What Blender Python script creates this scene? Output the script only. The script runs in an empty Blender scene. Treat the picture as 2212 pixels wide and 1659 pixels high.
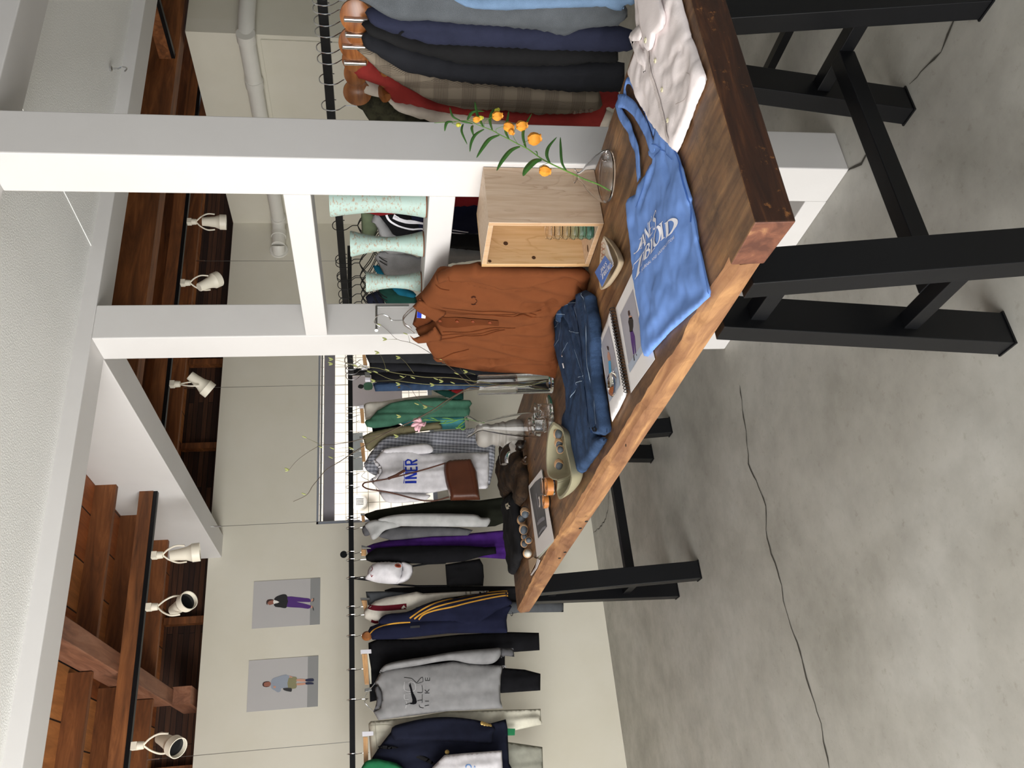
import bpy, bmesh, math, random
import numpy as np
from math import sin, cos, pi, sqrt, radians
from mathutils import Vector, Matrix, noise
from mathutils.bvhtree import BVHTree
from mathutils.geometry import delaunay_2d_cdt
random.seed(7)
S = bpy.context.scene
COL = S.collection

# ---------------------------------------------------------------- camera
EYE = 1.47; FPX = 1811.05
YAW, PITCH, ROLL = radians(27.8709), radians(9.14098), radians(-1.29447)
_f = Vector((sin(YAW)*cos(PITCH), cos(YAW)*cos(PITCH), -sin(PITCH)))
_r = Vector((cos(YAW), -sin(YAW), 0)); _d = _f.cross(_r)
RGT = cos(ROLL)*_r - sin(ROLL)*_d; DWN = sin(ROLL)*_r + cos(ROLL)*_d; FWD = _f
CAM = Vector((0, 0, EYE))
cd = bpy.data.cameras.new('camera'); co = bpy.data.objects.new('camera', cd); COL.objects.link(co)
cd.sensor_fit = 'HORIZONTAL'; cd.sensor_width = 36; cd.lens = FPX/2212*36; cd.clip_start = .02
m3 = Matrix((DWN, RGT, -FWD)).transposed()          # the phone was held turned: picture-right is down in the room
co.matrix_world = Matrix.Translation(CAM) @ m3.to_4x4()
S.camera = co
# ---------------------------------------------------------------- world, daylight, exposure
S.view_settings.view_transform = 'Standard'; S.view_settings.look = 'None'
S.view_settings.gamma = 1; S.view_settings.exposure = 0.12; S.view_settings.use_curve_mapping = False
W = bpy.data.worlds.new('overcast'); S.world = W; W.use_nodes = True
bg = W.node_tree.nodes['Background']; bg.inputs[0].default_value = (.86, .93, 1, 1); bg.inputs[1].default_value = 0.42
def area(name, loc, target, sx, sy, power, col=(1, 1, 1)):
    l = bpy.data.lights.new(name, 'AREA'); l.shape = 'RECTANGLE'; l.size = sx; l.size_y = sy; l.energy = power; l.color = col
    o = bpy.data.objects.new(name, l); COL.objects.link(o); o.location = loc
    o.rotation_euler = (Vector(target)-Vector(loc)).to_track_quat('-Z', 'Y').to_euler(); return o
area('shopfront_daylight', (-3.5, .9, 1.38), (2, 2.9, 1.55), 4.2, 2.3, 345, (1, .985, .965))
area('doorway_daylight', (-1.6, -3.2, 1.6), (1.2, 3, 1.1), 2.4, 2.2, 26, (1, .98, .95))
area('alley_daylight', (2.4, 6.6, 4.2), (2.4, 7.4, 1.2), 3.5, 1.6, 340, (1, .98, .94))

# ---------------------------------------------------------------- helpers
def lin(h):
    h = h.lstrip('#'); c = [int(h[i:i+2], 16)/255 for i in (0, 2, 4)]
    return tuple((x/12.92 if x <= .04045 else ((x+.055)/1.055)**2.4) for x in c)+(1,)
def tag(o, label=None, cat=None, group=None, kind=None):
    if label: o['label'] = label
    if cat: o['category'] = cat
    if group: o['group'] = group
    if kind: o['kind'] = kind
    return o
def thing(name, loc, label, cat, group=None):
    o = bpy.data.objects.new(name, None); COL.objects.link(o); o.location = loc; o.empty_display_size = .05
    return tag(o, label, cat, group)
def wloc(o):
    p = Vector((0, 0, 0))
    while o: p = p+o.location; o = o.parent
    return p
def mesh(name, verts, faces, mat, parent=None, smooth=True, mats=None, idx=None, uv=None, bevel=0, sharp=0):
    """verts in room coordinates; the object's origin is put at their centre (or the parent's origin)"""
    base = wloc(parent) if parent else Vector((0, 0, 0))
    vs = [Vector(v) for v in verts]
    if not parent:
        base = Vector((sum(v.x for v in vs)/len(vs), sum(v.y for v in vs)/len(vs), min(v.z for v in vs)))
    me = bpy.data.meshes.new(name); me.from_pydata([tuple(v-base) for v in vs], [], faces)
    for m in (mats or [mat]): me.materials.append(m)
    if idx: me.polygons.foreach_set('material_index', idx)
    me.polygons.foreach_set('use_smooth', [smooth]*len(me.polygons))
    if uv is not None:
        ul = me.uv_layers.new(name='UVMap'); li = [0]*len(me.loops); me.loops.foreach_get('vertex_index', li)
        ul.data.foreach_set('uv', [c for i in li for c in uv[i]])
    me.update(); me.validate()
    if sharp and smooth: me.set_sharp_from_angle(angle=radians(sharp))
    o = bpy.data.objects.new(name, me); COL.objects.link(o)
    if parent: o.parent = parent
    else: o.location = base
    if bevel:
        b = o.modifiers.new('bevel', 'BEVEL'); b.width = bevel; b.segments = 2; b.limit_method = 'ANGLE'; b.angle_limit = radians(40)
    return o
class MB:
    """collects shapes, in room coordinates, into one mesh"""
    def __init__(s): s.v = []; s.f = []
    def add(s, v, f):
        n = len(s.v); s.v += [Vector(p) for p in v]; s.f += [tuple(i+n for i in q) for q in f]; return s
    def box(s, a, b):
        x0, y0, z0 = a; x1, y1, z1 = b
        return s.add([(x0,y0,z0),(x1,y0,z0),(x1,y1,z0),(x0,y1,z0),(x0,y0,z1),(x1,y0,z1),(x1,y1,z1),(x0,y1,z1)],
                     [(0,3,2,1),(4,5,6,7),(0,1,5,4),(1,2,6,5),(2,3,7,6),(3,0,4,7)])
    def hexa(s, p):   # 8 corners, bottom 4 then top 4
        return s.add(p, [(0,3,2,1),(4,5,6,7),(0,1,5,4),(1,2,6,5),(2,3,7,6),(3,0,4,7)])
    def tube(s, pts, r, n=6, caps=True):
        pts = [Vector(p) for p in pts]; m = len(pts); R = r if hasattr(r, '__len__') else [r]*m
        t0 = (pts[1]-pts[0]).normalized(); up = Vector((0, 0, 1)) if abs(t0.z) < .9 else Vector((1, 0, 0))
        nrm = t0.cross(up).normalized(); v = []; f = []
        for i, p in enumerate(pts):
            t = (pts[min(i+1, m-1)]-pts[max(i-1, 0)]);
            t = t.normalized() if t.length > 1e-9 else t0
            nrm = (nrm-t*nrm.dot(t)); nrm = nrm.normalized() if nrm.length > 1e-6 else t.orthogonal().normalized(); b = t.cross(nrm)
            v += [p+(nrm*cos(2*pi*k/n)+b*sin(2*pi*k/n))*R[i] for k in range(n)]
        for i in range(m-1):
            for k in range(n): f.append((i*n+k, i*n+(k+1) % n, (i+1)*n+(k+1) % n, (i+1)*n+k))
        if caps: f.append(tuple(range(n-1, -1, -1))); f.append(tuple(range((m-1)*n, m*n)))
        return s.add(v, f)
    def lathe(s, prof, c, n=32, axis=(0, 0, 1), xs=1, ys=1):
        c = Vector(c); q = Vector(axis).to_track_quat('Z', 'Y'); v = []; f = []; m = len(prof)
        for r, z in prof: v += [c+q @ Vector((r*xs*cos(2*pi*k/n), r*ys*sin(2*pi*k/n), z)) for k in range(n)]
        for i in range(m-1):
            for k in range(n): f.append((i*n+k, i*n+(k+1) % n, (i+1)*n+(k+1) % n, (i+1)*n+k))
        if prof[0][0] > 1e-5: f.append(tuple(range(n-1, -1, -1)))
        if prof[-1][0] > 1e-5: f.append(tuple(range((m-1)*n, m*n)))
        return s.add(v, f)
    def strip(s, rows, close=False):
        n = len(rows[0]); v = [p for r in rows for p in r]; f = []
        for i in range(len(rows)-1):
            for k in range(n-1+(1 if close else 0)): f.append((i*n+k, i*n+(k+1) % n, (i+1)*n+(k+1) % n, (i+1)*n+k))
        return s.add(v, f)
    def build(s, name, mat, parent=None, smooth=False, bevel=0): return mesh(name, s.v, s.f, mat, parent, smooth, bevel=bevel, sharp=38)
def spline(p, k=6):
    """Catmull-Rom through the points"""
    p = [Vector(q) for q in p]; o = []
    for i in range(len(p)-1):
        a, b, c, d = p[max(i-1, 0)], p[i], p[i+1], p[min(i+2, len(p)-1)]
        for j in range(k):
            t = j/k; o.append(.5*((2*b)+(c-a)*t+(2*a-5*b+4*c-d)*t*t+(3*b-a-3*c+d)*t**3))
    return o+[p[-1]]
# sight lines of the photograph -> points on real planes in the room
def zf(fr, pts): return [(fr[0]+a/fr[2], fr[1]+b/fr[2]) for a, b in pts]
def ray(p): return FWD + RGT*((1659-p[1]-829.5)/FPX) + DWN*((p[0]-1106)/FPX)
def hit(p, P0, N): d = ray(p); return CAM + d*((P0-CAM).dot(N)/d.dot(N))
class Plane:
    def __init__(s, P0, U, V, N=None):
        s.P = Vector(P0); s.U = Vector(U).normalized(); s.V = Vector(V).normalized(); s.N = s.U.cross(s.V).normalized()
        if (CAM-s.P).dot(s.N) < 0: s.N = -s.N
    def to2(s, q): return ((q-s.P).dot(s.U), (q-s.P).dot(s.V))
    def at(s, a, b, h=0): return s.P+s.U*a+s.V*b+s.N*h
    def img(s, p): return s.to2(hit(p, s.P, s.N))
    def pt(s, p, h=0): a, b = s.img(p); return s.at(a, b, h)
def PX(x): return Plane((x, 0, 0), (0, -1, 0), (0, 0, 1))
def PY(y): return Plane((0, y, 0), (1, 0, 0), (0, 0, 1))
def PZ(z): return Plane((0, 0, z), (1, 0, 0), (0, 1, 0))
def resample(poly, res):
    o = []; n = len(poly)
    for i in range(n):
        a = Vector(poly[i]); b = Vector(poly[(i+1) % n]); L = (b-a).length; k = max(1, int(round(L/res)))
        o += [tuple(a+(b-a)*(j/k)) for j in range(k)]
    return o
def smooth2(poly, k=3):
    n = len(poly); o = []
    for i in range(n):
        a, b, c, d = (Vector(poly[(i+j) % n]) for j in (-1, 0, 1, 2))
        for j in range(k):
            t = j/k; q = .5*((2*b)+(c-a)*t+(2*a-5*b+4*c-d)*t*t+(3*b-a-3*c+d)*t**3); o.append(tuple(q))
    return o
def triang(poly, res):
    """boundary + jittered interior points, triangulated; returns points, faces, distance to boundary"""
    bd = resample(poly, res); B = np.array(bd); n = len(bd); C = np.roll(B, -1, 0)
    lo, hi = B.min(0), B.max(0); xs = np.arange(lo[0], hi[0], res); ys = np.arange(lo[1], hi[1], res*.9)
    G = np.array([(x+(res/2 if j % 2 else 0), y) for j, y in enumerate(ys) for x in xs]) if len(xs) and len(ys) else np.zeros((0, 2))
    def dist(P):
        E = C-B; L2 = (E**2).sum(1)+1e-12; out = []
        for i in range(0, len(P), 400):
            q = P[i:i+400, None, :]; t = np.clip(((q-B)*E).sum(2)/L2, 0, 1); out.append(np.sqrt(((q-B-t[..., None]*E)**2).sum(2)).min(1))
        return np.concatenate(out) if out else np.zeros(0)
    if len(G):
        ins = np.zeros(len(G), bool)
        for (x0, y0), (x1, y1) in zip(B, C):
            c = ((y0 > G[:, 1]) != (y1 > G[:, 1]));
            if y1 != y0: ins ^= c & (G[:, 0] < (x1-x0)*(G[:, 1]-y0)/(y1-y0)+x0)
        G = G[ins]; G = G[dist(G) > res*.45] if len(G) else G
    P = [Vector(p) for p in bd]+[Vector(p) for p in G]
    r = delaunay_2d_cdt(P, [(i, (i+1) % n) for i in range(n)], [], 1, 1e-6)
    V = [tuple(v) for v in r[0]]; F = []
    for f in r[2]:
        a, b, c = (V[i] for i in f[:3]); F.append(tuple(f) if (b[0]-a[0])*(c[1]-a[1])-(b[1]-a[1])*(c[0]-a[0]) > 0 else tuple(reversed(f)))
    return V, F, dist(np.array(V))
def cloth(name, mat, plane, poly, thick=.02, back=None, fold=.006, freq=(9, 1.2), res=.014, R=None, parent=None, sm=True, seed=None, h0=0, wr=0, shape=None, cr=()):
    """an inflated piece of cloth: a traced outline in its own plane, with real thickness, drape folds and wrinkles"""
    pl = plane; p2 = poly; back = thick if back is None else back
    if sm: p2 = smooth2(p2, 3)
    V, F, D = triang(p2, res); sd = random.random()*50 if seed is None else seed
    R = R or max(.02, float(D.max())*.9); n = len(V); top = []; bot = []; bmap = {}
    CR = np.zeros(n)
    for pts, dep, wid in cr:
        A_ = np.array(V); best = np.full(n, 9.)
        for (x0, y0), (x1, y1) in zip(pts[:-1], pts[1:]):
            e = np.array([x1-x0, y1-y0]); q = A_-[x0, y0]; tt = np.clip(q @ e/(e @ e+1e-12), 0, 1); best = np.minimum(best, np.hypot(*(q-tt[:, None]*e).T))
        CR -= dep*np.exp(-(best/wid)**2)
    for i, (a, b) in enumerate(V):
        d = min(D[i]/R, 1); h = sqrt(max(0, 1-(1-d)**2)); k = min(1, D[i]/.02)
        fo = fold*(noise.noise(Vector((a*freq[0], b*freq[1], sd)))+.5*noise.noise(Vector((a*freq[0]*2.3, b*freq[1]*2.1, sd+9))))*1.6
        w = wr*noise.noise(Vector((a*45, b*45, sd+3)))
        ex = (shape(a, b) if shape else 0); crk = float(CR[i])*k
        top.append(pl.at(a, b, h0+thick*h+(fo+w)*(.3+.7*k)+ex+crk)); bot.append(pl.at(a, b, h0-back*h+(fo*(.3+.7*k) if back else 0)+ex))
    onb = [D[i] < 1e-5 for i in range(n)]; vs = list(top); mp = [0]*n
    for i in range(n):
        if onb[i]: mp[i] = i
        else: mp[i] = len(vs); vs.append(bot[i])
    flip = pl.U.cross(pl.V).dot(pl.N) < 0
    ft = [tuple(reversed(f)) if flip else f for f in F]; fb = [tuple(mp[i] for i in reversed(f)) for f in ft]
    uv = V+[V[i] for i in range(n) if not onb[i]]
    return mesh(name, vs, ft+fb, mat, parent, True, uv=uv)
def bvh(objs):
    vs = []; fs = []
    for o in (objs if isinstance(objs, (list, tuple)) else [objs]):
        L = wloc(o); n = len(vs); vs += [v.co+L for v in o.data.vertices]; fs += [tuple(i+n for i in p.vertices) for p in o.data.polygons]
    return BVHTree.FromPolygons(vs, fs)
def decal(name, mat, plane, polys, on=None, res=.01, off=.0012, parent=None, thick=0):
    """thin printed or sewn pieces laid onto the surface `on`, along the plane's normal; polys are plane coordinates"""
    T = bvh(on) if on else None; vs = []; fs = []; uv = []
    for poly in polys:
        V, F, D = triang(poly, res); n = len(vs)
        for a, b in V:
            p = plane.at(a, b, 0)
            if T:
                h = T.ray_cast(p+plane.N*.5, -plane.N, 1.0)
                if h[0]: p = h[0]
            vs.append(p+plane.N*off); uv.append((a, b))
        flip = plane.U.cross(plane.V).dot(plane.N) < 0
        fs += [tuple(i+n for i in (reversed(f) if flip else f)) for f in F]
    return mesh(name, vs, fs, mat, parent, True, uv=uv)
def band(pts, w, k=4):
    """polygon of a stroke of width w (number or list) along 2D points"""
    pts = [Vector((p[0], p[1], 0)) for p in pts]; n0 = len(pts)
    W = w if hasattr(w, '__len__') else [w]*n0
    sp = spline([Vector((p.x, p.y, W[i])) for i, p in enumerate(pts)], k) if k > 1 else [Vector((p.x, p.y, W[i])) for i, p in enumerate(pts)]
    L = []; Rr = []
    for i, p in enumerate(sp):
        t = sp[min(i+1, len(sp)-1)]-sp[max(i-1, 0)]; t.z = 0; t = t.normalized(); nn = Vector((-t.y, t.x, 0))*p.z/2
        L.append((p.x+nn.x, p.y+nn.y)); Rr.append((p.x-nn.x, p.y-nn.y))
    return L+Rr[::-1]
def disc(c, r, n=14, ry=None): return [(c[0]+r*cos(2*pi*i/n), c[1]+(ry or r)*sin(2*pi*i/n)) for i in range(n)]

# ---------------------------------------------------------------- materials
def node_mat(name):
    m = bpy.data.materials.new(name); m.use_nodes = True; nt = m.node_tree
    return m, nt, nt.nodes['Principled BSDF']
def N_(nt, typ, **kw):
    n = nt.nodes.new(typ)
    for k, v in kw.items(): setattr(n, k, v)
    return n
def coords(nt, scale=(1, 1, 1), uv=False, rot=(0, 0, 0)):
    tc = N_(nt, 'ShaderNodeTexCoord'); mp = N_(nt, 'ShaderNodeMapping'); mp.inputs['Scale'].default_value = scale; mp.inputs['Rotation'].default_value = rot
    nt.links.new(tc.outputs['UV' if uv else 'Object'], mp.inputs[0]); return mp.outputs[0]
def ramp(nt, src, stops):
    r = N_(nt, 'ShaderNodeValToRGB'); e = r.color_ramp.elements
    e[0].position, e[0].color = stops[0][0], stops[0][1]; e[1].position, e[1].color = stops[-1][0], stops[-1][1]
    for p, c in stops[1:-1]: x = e.new(p); x.color = c
    nt.links.new(src, r.inputs[0]); return r.outputs[0]
def noise_(nt, vec, scale, detail=4, rough=.55, dist=0):
    n = N_(nt, 'ShaderNodeTexNoise'); n.inputs['Scale'].default_value = scale; n.inputs['Detail'].default_value = detail
    n.inputs['Roughness'].default_value = rough; n.inputs['Distortion'].default_value = dist; nt.links.new(vec, n.inputs['Vector']); return n.outputs['Fac']
def mix(nt, fac, a, b, mode='MIX'):
    m = N_(nt, 'ShaderNodeMix', data_type='RGBA', blend_type=mode)
    for k, v in ((0, fac), (6, a), (7, b)):
        if hasattr(v, 'is_linked') or isinstance(v, bpy.types.NodeSocket): nt.links.new(v, m.inputs[k])
        else: m.inputs[k].default_value = v
    return m.outputs[2]
def bump(nt, b, h, st=.3, dist=.002):
    n = N_(nt, 'ShaderNodeBump'); n.inputs['Strength'].default_value = st; n.inputs['Distance'].default_value = dist
    nt.links.new(h, n.inputs['Height']); nt.links.new(n.outputs[0], b.inputs['Normal'])
def plain(name, col, rough=.6, metal=0, var=.0, scale=6, bmp=0, bscale=60, spec=.5, coat=0):
    m, nt, b = node_mat(name); c = lin(col); b.inputs['Roughness'].default_value = rough; b.inputs['Metallic'].default_value = metal
    b.inputs['Specular IOR Level'].default_value = spec; b.inputs['Coat Weight'].default_value = coat
    v = coords(nt)
    lo = tuple(x*(1-var) for x in c[:3])+(1,); hi = tuple(min(1, x*(1+var*.7)) for x in c[:3])+(1,)
    nt.links.new(ramp(nt, noise_(nt, v, scale), [(.3, lo), (.7, hi)]), b.inputs['Base Color'])
    if bmp: bump(nt, b, noise_(nt, v, bscale, 3), bmp)
    return m
def fabric(name, col, var=.12, weave=900, rough=.95, sheen=.15, mel=0, bmp=.25, col2=None):
    m, nt, b = node_mat(name); c = lin(col); b.inputs['Roughness'].default_value = rough; b.inputs['Specular IOR Level'].default_value = .15
    b.inputs['Sheen Weight'].default_value = 0; b.inputs['Sheen Roughness'].default_value = .5
    v = coords(nt, uv=True); hi = tuple(min(1, x*(1+var)) for x in c[:3])+(1,); lo = tuple(x*(1-var) for x in c[:3])+(1,)
    base = ramp(nt, noise_(nt, v, 14, 5), [(.35, lo), (.65, hi)])
    if mel: base = mix(nt, mel, base, ramp(nt, noise_(nt, v, 700, 2), [(.35, (.25, .25, .25, 1)), (.65, (.72, .72, .72, 1))]), 'OVERLAY')
    if col2: base = mix(nt, ramp(nt, noise_(nt, v, 22, 6, .7), [(.45, (0, 0, 0, 1)), (.6, (1, 1, 1, 1))]), base, lin(col2))
    nt.links.new(base, b.inputs['Base Color'])
    if bmp: bump(nt, b, noise_(nt, v, 260, 3), bmp, .0015)
    return m
def glass(name, tint=(1, 1, 1, 1), rough=0.0, ior=1.25):
    m, nt, b = node_mat(name); b.inputs['Base Color'].default_value = tint; b.inputs['Transmission Weight'].default_value = 1
    b.inputs['Roughness'].default_value = rough; b.inputs['IOR'].default_value = ior; return m
def wood(name, c1, c2, c3=None, stretch=(1, 12, 12), scale=3, rough=.55, bmp=.15, uv=False, knots=0, ring=0):
    m, nt, b = node_mat(name); b.inputs['Roughness'].default_value = rough
    v = coords(nt, stretch, uv=uv); n1 = noise_(nt, v, scale, 7, .6, 1.2)
    st = [(.3, lin(c1)), (.7, lin(c2))]
    if c3: st = [(.25, lin(c1)), (.5, lin(c2)), (.75, lin(c3))]
    base = ramp(nt, n1, st)
    big = ramp(nt, noise_(nt, coords(nt, tuple(x**.5 for x in stretch)), scale*.8, 5, .6), [(.35, (.62, .58, .55, 1)), (.65, (1.08, 1.05, 1, 1))])
    base = mix(nt, .8, base, big, 'MULTIPLY')
    if ring:
        w = N_(nt, 'ShaderNodeTexWave', wave_type='RINGS'); w.inputs['Scale'].default_value = ring; w.inputs['Distortion'].default_value = 9; w.inputs['Detail'].default_value = 3; w.inputs['Detail Scale'].default_value = .7
        nt.links.new(coords(nt, tuple(x**.6 for x in stretch)), w.inputs['Vector'])
        base = mix(nt, ramp(nt, w.outputs['Fac'], [(.0, (.5, .5, .5, 1)), (.12, (0, 0, 0, 1))]), base, lin(c1))
    nt.links.new(base, b.inputs['Base Color']); bump(nt, b, n1, bmp, .003); return m
def plaster(name, col, stain, var=.5, bscale=90, bmp=.08, rough=.85, sscale=1.6):
    m, nt, b = node_mat(name); b.inputs['Roughness'].default_value = rough; v = coords(nt)
    f = ramp(nt, noise_(nt, v, sscale, 5, .6), [(.4, (0, 0, 0, 1)), (.75, (var, var, var, 1))])
    nt.links.new(mix(nt, f, lin(col), lin(stain)), b.inputs['Base Color']); bump(nt, b, noise_(nt, v, bscale, 3), bmp, .002); return m

M = {}
def backlit(name, col):
    m, nt, b = node_mat(name); b.inputs['Base Color'].default_value = lin(col); b.inputs['Roughness'].default_value = .6
    tr = N_(nt, 'ShaderNodeBsdfTranslucent'); tr.inputs[0].default_value = lin(col); mx = N_(nt, 'ShaderNodeMixShader'); mx.inputs[0].default_value = .45
    nt.links.new(b.outputs[0], mx.inputs[1]); nt.links.new(tr.outputs[0], mx.inputs[2]); nt.links.new(mx.outputs[0], nt.nodes['Material Output'].inputs[0]); return m
M['wall'] = plaster('painted_wall', '#d3cfc1', '#c8c3b0', .6)
M['white'] = plaster('white_painted_timber', '#d3d1cf', '#c5c2bf', .5, 40, .05, .6)
M['textured'] = plaster('textured_ceiling_paper', '#f0f0ed', '#e6e6e2', .3, 170, .9, .9)
M['black_steel'] = plain('black_powder_coated_steel', '#0a0b0e', .42, 0, .25, 3, .03, 80, .3)
M['chrome'] = plain('chrome', '#d8d8da', .18, 1)
M['brushed'] = plain('brushed_steel', '#9a9a98', .35, 1)
M['black_wire'] = plain('black_wire', '#1a1a1a', .35, .2)
M['deck'] = wood('old_brown_boards', '#46280f', '#7c4a24', '#a3693a', (1, 9, 9), 2.2, .65, .2)
M['deckY'] = wood('old_brown_boards_across', '#3a1d0c', '#7a431d', '#a4622f', (8, 1, 8), 2.4, .6, .2)
M['dark_board'] = wood('dark_weathered_boards', '#1a120d', '#2f2018', '#4a3223', (1, 5, 12), 2.5, .85, .3)
M['girder'] = wood('reddish_rough_beam', '#5d3a28', '#875a42', '#9c715a', (8, 1, 8), 2.2, .7, .3)
# worn concrete floor
m, nt, b = node_mat('worn_concrete'); v = coords(nt)
n1 = noise_(nt, v, 1.1, 7, .62, .4); n2 = noise_(nt, v, 7, 6, .65); n3 = noise_(nt, v, 90, 3)
base = ramp(nt, n1, [(.3, lin('#908e86')), (.5, lin('#a6a49d')), (.72, lin('#b5b4af'))])
base = mix(nt, .55, base, ramp(nt, n2, [(.3, (.72, .72, .70, 1)), (.62, (1.06, 1.06, 1.05, 1))]), 'MULTIPLY')
base = mix(nt, .5, base, ramp(nt, noise_(nt, v, 30, 4, .7), [(.25, (.6, .57, .5, 1)), (.42, (1, 1, 1, 1))]), 'MULTIPLY')
nt.links.new(base, b.inputs['Base Color']); nt.links.new(ramp(nt, n2, [(.3, (.5, .5, .5, 1)), (.7, (.3, .3, .3, 1))]), b.inputs['Roughness'])
b.inputs['Specular IOR Level'].default_value = .35
bump(nt, b, n3, .12, .001); M['concrete'] = m
M['crack'] = plain('crack', '#3d3a33', .95)
M['gap'] = plain('dark_gap', '#0f0d0b', .9)

# ---------------------------------------------------------------- the room
def struct(name, mb, mat, smooth=False, bevel=0):
    return tag(mb.build(name, mat, None, smooth, bevel), kind='structure')
YB, ZT, XR, YP = 5.541, 2.578, 4.446, 3.711
fl = struct('floor', MB().box((-4, -3.5, -.1), (7, 6.2, 0)), M['concrete'])
# back wall with its window opening
WX0, WX1, WZ0, WZ1 = 1.895, 3.42, 1.07, 1.895
bw = MB().box((-4, YB, 0), (WX0, YB+.1, ZT)).box((WX1, YB, 0), (XR+.1, YB+.1, ZT)).box((WX0, YB, 0), (WX1, YB+.1, WZ0)).box((WX0, YB, WZ1), (WX1, YB+.1, ZT))
struct('wall_back', bw, M['wall'])
struct('wall_right', MB().box((XR, YP, 0), (XR+.12, YB+.1, ZT)), M['wall'])
struct('wall_right_near', MB().box((XR+.12, YP, 0), (6.6, YP+.12, ZT)), M['wall'])
struct('wall_right_far', MB().box((6.5, -3.5, 0), (6.6, YP, 3.0)), M['wall'])
struct('wall_left', MB().box((-4.1, -3.5, 0), (-4, -1.6, 2.9)).box((-4.1, 2.9, 0), (-4, 6.2, 2.9)).box((-4.1, -1.6, 0), (-4, 2.9, .35)).box((-4.1, -1.6, 2.6), (-4, 2.9, 2.9)), M['wall'])
# ceilings: textured paper between the white beams, bare floor boards and joists beyond
struct('ceiling', MB().box((-4, 1.95, 2.55), (6.6, 2.80, 2.62)), M['textured'])
struct('ceiling_near', MB().box((-4, -3.5, 2.56), (6.6, 1.86, 2.62)), M['white'])
struct('ceiling_shade_step', MB().box((2.12, 1.987, 2.5475), (6.5, 2.787, 2.5502)), M['textured'])  # thin sheet added to stand in for a shadow edge on the ceiling
def plankmat():
    m, nt, b = node_mat('old_ceiling_boards'); b.inputs['Roughness'].default_value = .6; v = coords(nt)
    br = N_(nt, 'ShaderNodeTexBrick'); br.offset = .37; br.inputs['Scale'].default_value = 1; br.inputs['Brick Width'].default_value = .24; br.inputs['Row Height'].default_value = 1.9
    br.inputs['Mortar Size'].default_value = .004; br.inputs['Mortar'].default_value = lin('#150a05'); br.inputs['Color1'].default_value = lin('#96552a'); br.inputs['Color2'].default_value = lin('#c98a50'); br.inputs['Bias'].default_value = -.1
    nt.links.new(v, br.inputs['Vector'])
    g = ramp(nt, noise_(nt, coords(nt, (9, 1.2, 9)), 2.6, 6, .6, 1), [(.3, (.5, .45, .42, 1)), (.7, (1.1, 1.05, 1, 1))])
    nt.links.new(mix(nt, .9, br.outputs['Color'], g, 'MULTIPLY'), b.inputs['Base Color']); return m
M['planks'] = plankmat()
struct('ceiling_boards', MB().box((-4, 2.95, 2.886), (6.6, 6.0, 2.93)), M['planks'])
def wallboards():
    m, nt, b = node_mat('outer_wall_boards'); b.inputs['Roughness'].default_value = .9; v = coords(nt, (1, 1, 1), rot=(pi/2, 0, 0))
    br = N_(nt, 'ShaderNodeTexBrick'); br.offset = .4; br.inputs['Scale'].default_value = 1; br.inputs['Brick Width'].default_value = 1.7; br.inputs['Row Height'].default_value = .035
    br.inputs['Mortar Size'].default_value = .002; br.inputs['Mortar'].default_value = lin('#0a0604'); br.inputs['Color1'].default_value = lin('#2a1710'); br.inputs['Color2'].default_value = lin('#5a3a26')
    nt.links.new(v, br.inputs['Vector']); g = ramp(nt, noise_(nt, coords(nt, (2, 2, 30)), 3, 5), [(.3, (.5, .5, .52, 1)), (.7, (1.1, 1.05, 1, 1))])
    nt.links.new(mix(nt, .9, br.outputs['Color'], g, 'MULTIPLY'), b.inputs['Base Color']); return m
M['wboards'] = wallboards()
struct('wall_outer_back', MB().box((-4, 5.86, 2.2), (6.6, 5.92, 2.90)), M['wboards'])
ZB = 2.494
struct('trim_1', MB().box((-4, 2.787, ZB), (6.5, 2.942, 2.95)), M['white'], bevel=.004)       # beam over the second post
struct('trim_2', MB().box((-4, 1.833, ZB), (6.5, 1.987, 2.62)), M['white'], bevel=.004)       # beam over the first post
struct('trim_3', MB().box((1.70, 2.942, ZB), (1.852, YB, 2.886)), M['white'], bevel=.003)     # partition over the opening
struct('trim_4', MB().box((1.70, 1.833, 0), (1.855, 1.987, ZB)), M['white'], bevel=.004)      # near post
struct('trim_5', MB().box((1.70, 2.787, 0), (1.846, 2.940, ZB)), M['white'], bevel=.004)      # far post
struct('trim_6', MB().box((1.70, 1.987, 0), (1.83, 2.787, .075)), M['white'], bevel=.003)     # sill on the floor
struct('trim_7', MB().box((1.70, 1.987, 1.652), (1.80, 2.787, 1.732)), M['white'], bevel=.003) # upper rail between the posts
struct('trim_8', MB().box((1.70, 1.987, 1.221), (1.85, 2.787, 1.301)), M['white'], bevel=.003) # shelf rail
# joists under the boards
for i, (y, z0) in enumerate(((3.33, 2.80), (3.66, 2.80), (4.205, 2.785), (4.665, 2.779), (5.12, 2.734))):
    mb = MB(); mb.box((-4, y, z0), (.79, y+.035, 2.886)); mb.box((.9, y, z0), (1.70, y+.035, 2.886)); mb.box((1.852, y, z0), (6.5, y+.035, 2.886))
    struct('trim_%d' % (9+i), mb, M['deck'])
struct('trim_14', MB().box((1.852, 3.70, 2.60), (6.5, 3.80, 2.886)), M['deck'])
struct('trim_15', MB().box((.795, 2.942, 2.70), (.885, 5.45, 2.84)), M['girder'], bevel=.004)
struct('trim_16', MB().box((.80, 5.45, 2.60), (.90, 5.86, 2.72)), M['girder'])
for i, x in enumerate((1.35, .45, 2.6, 3.3)): struct('trim_%d' % (17+i), MB().box((x, 5.80, 2.3), (x+.045, 5.862, 2.88)), M['deck'])
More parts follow.
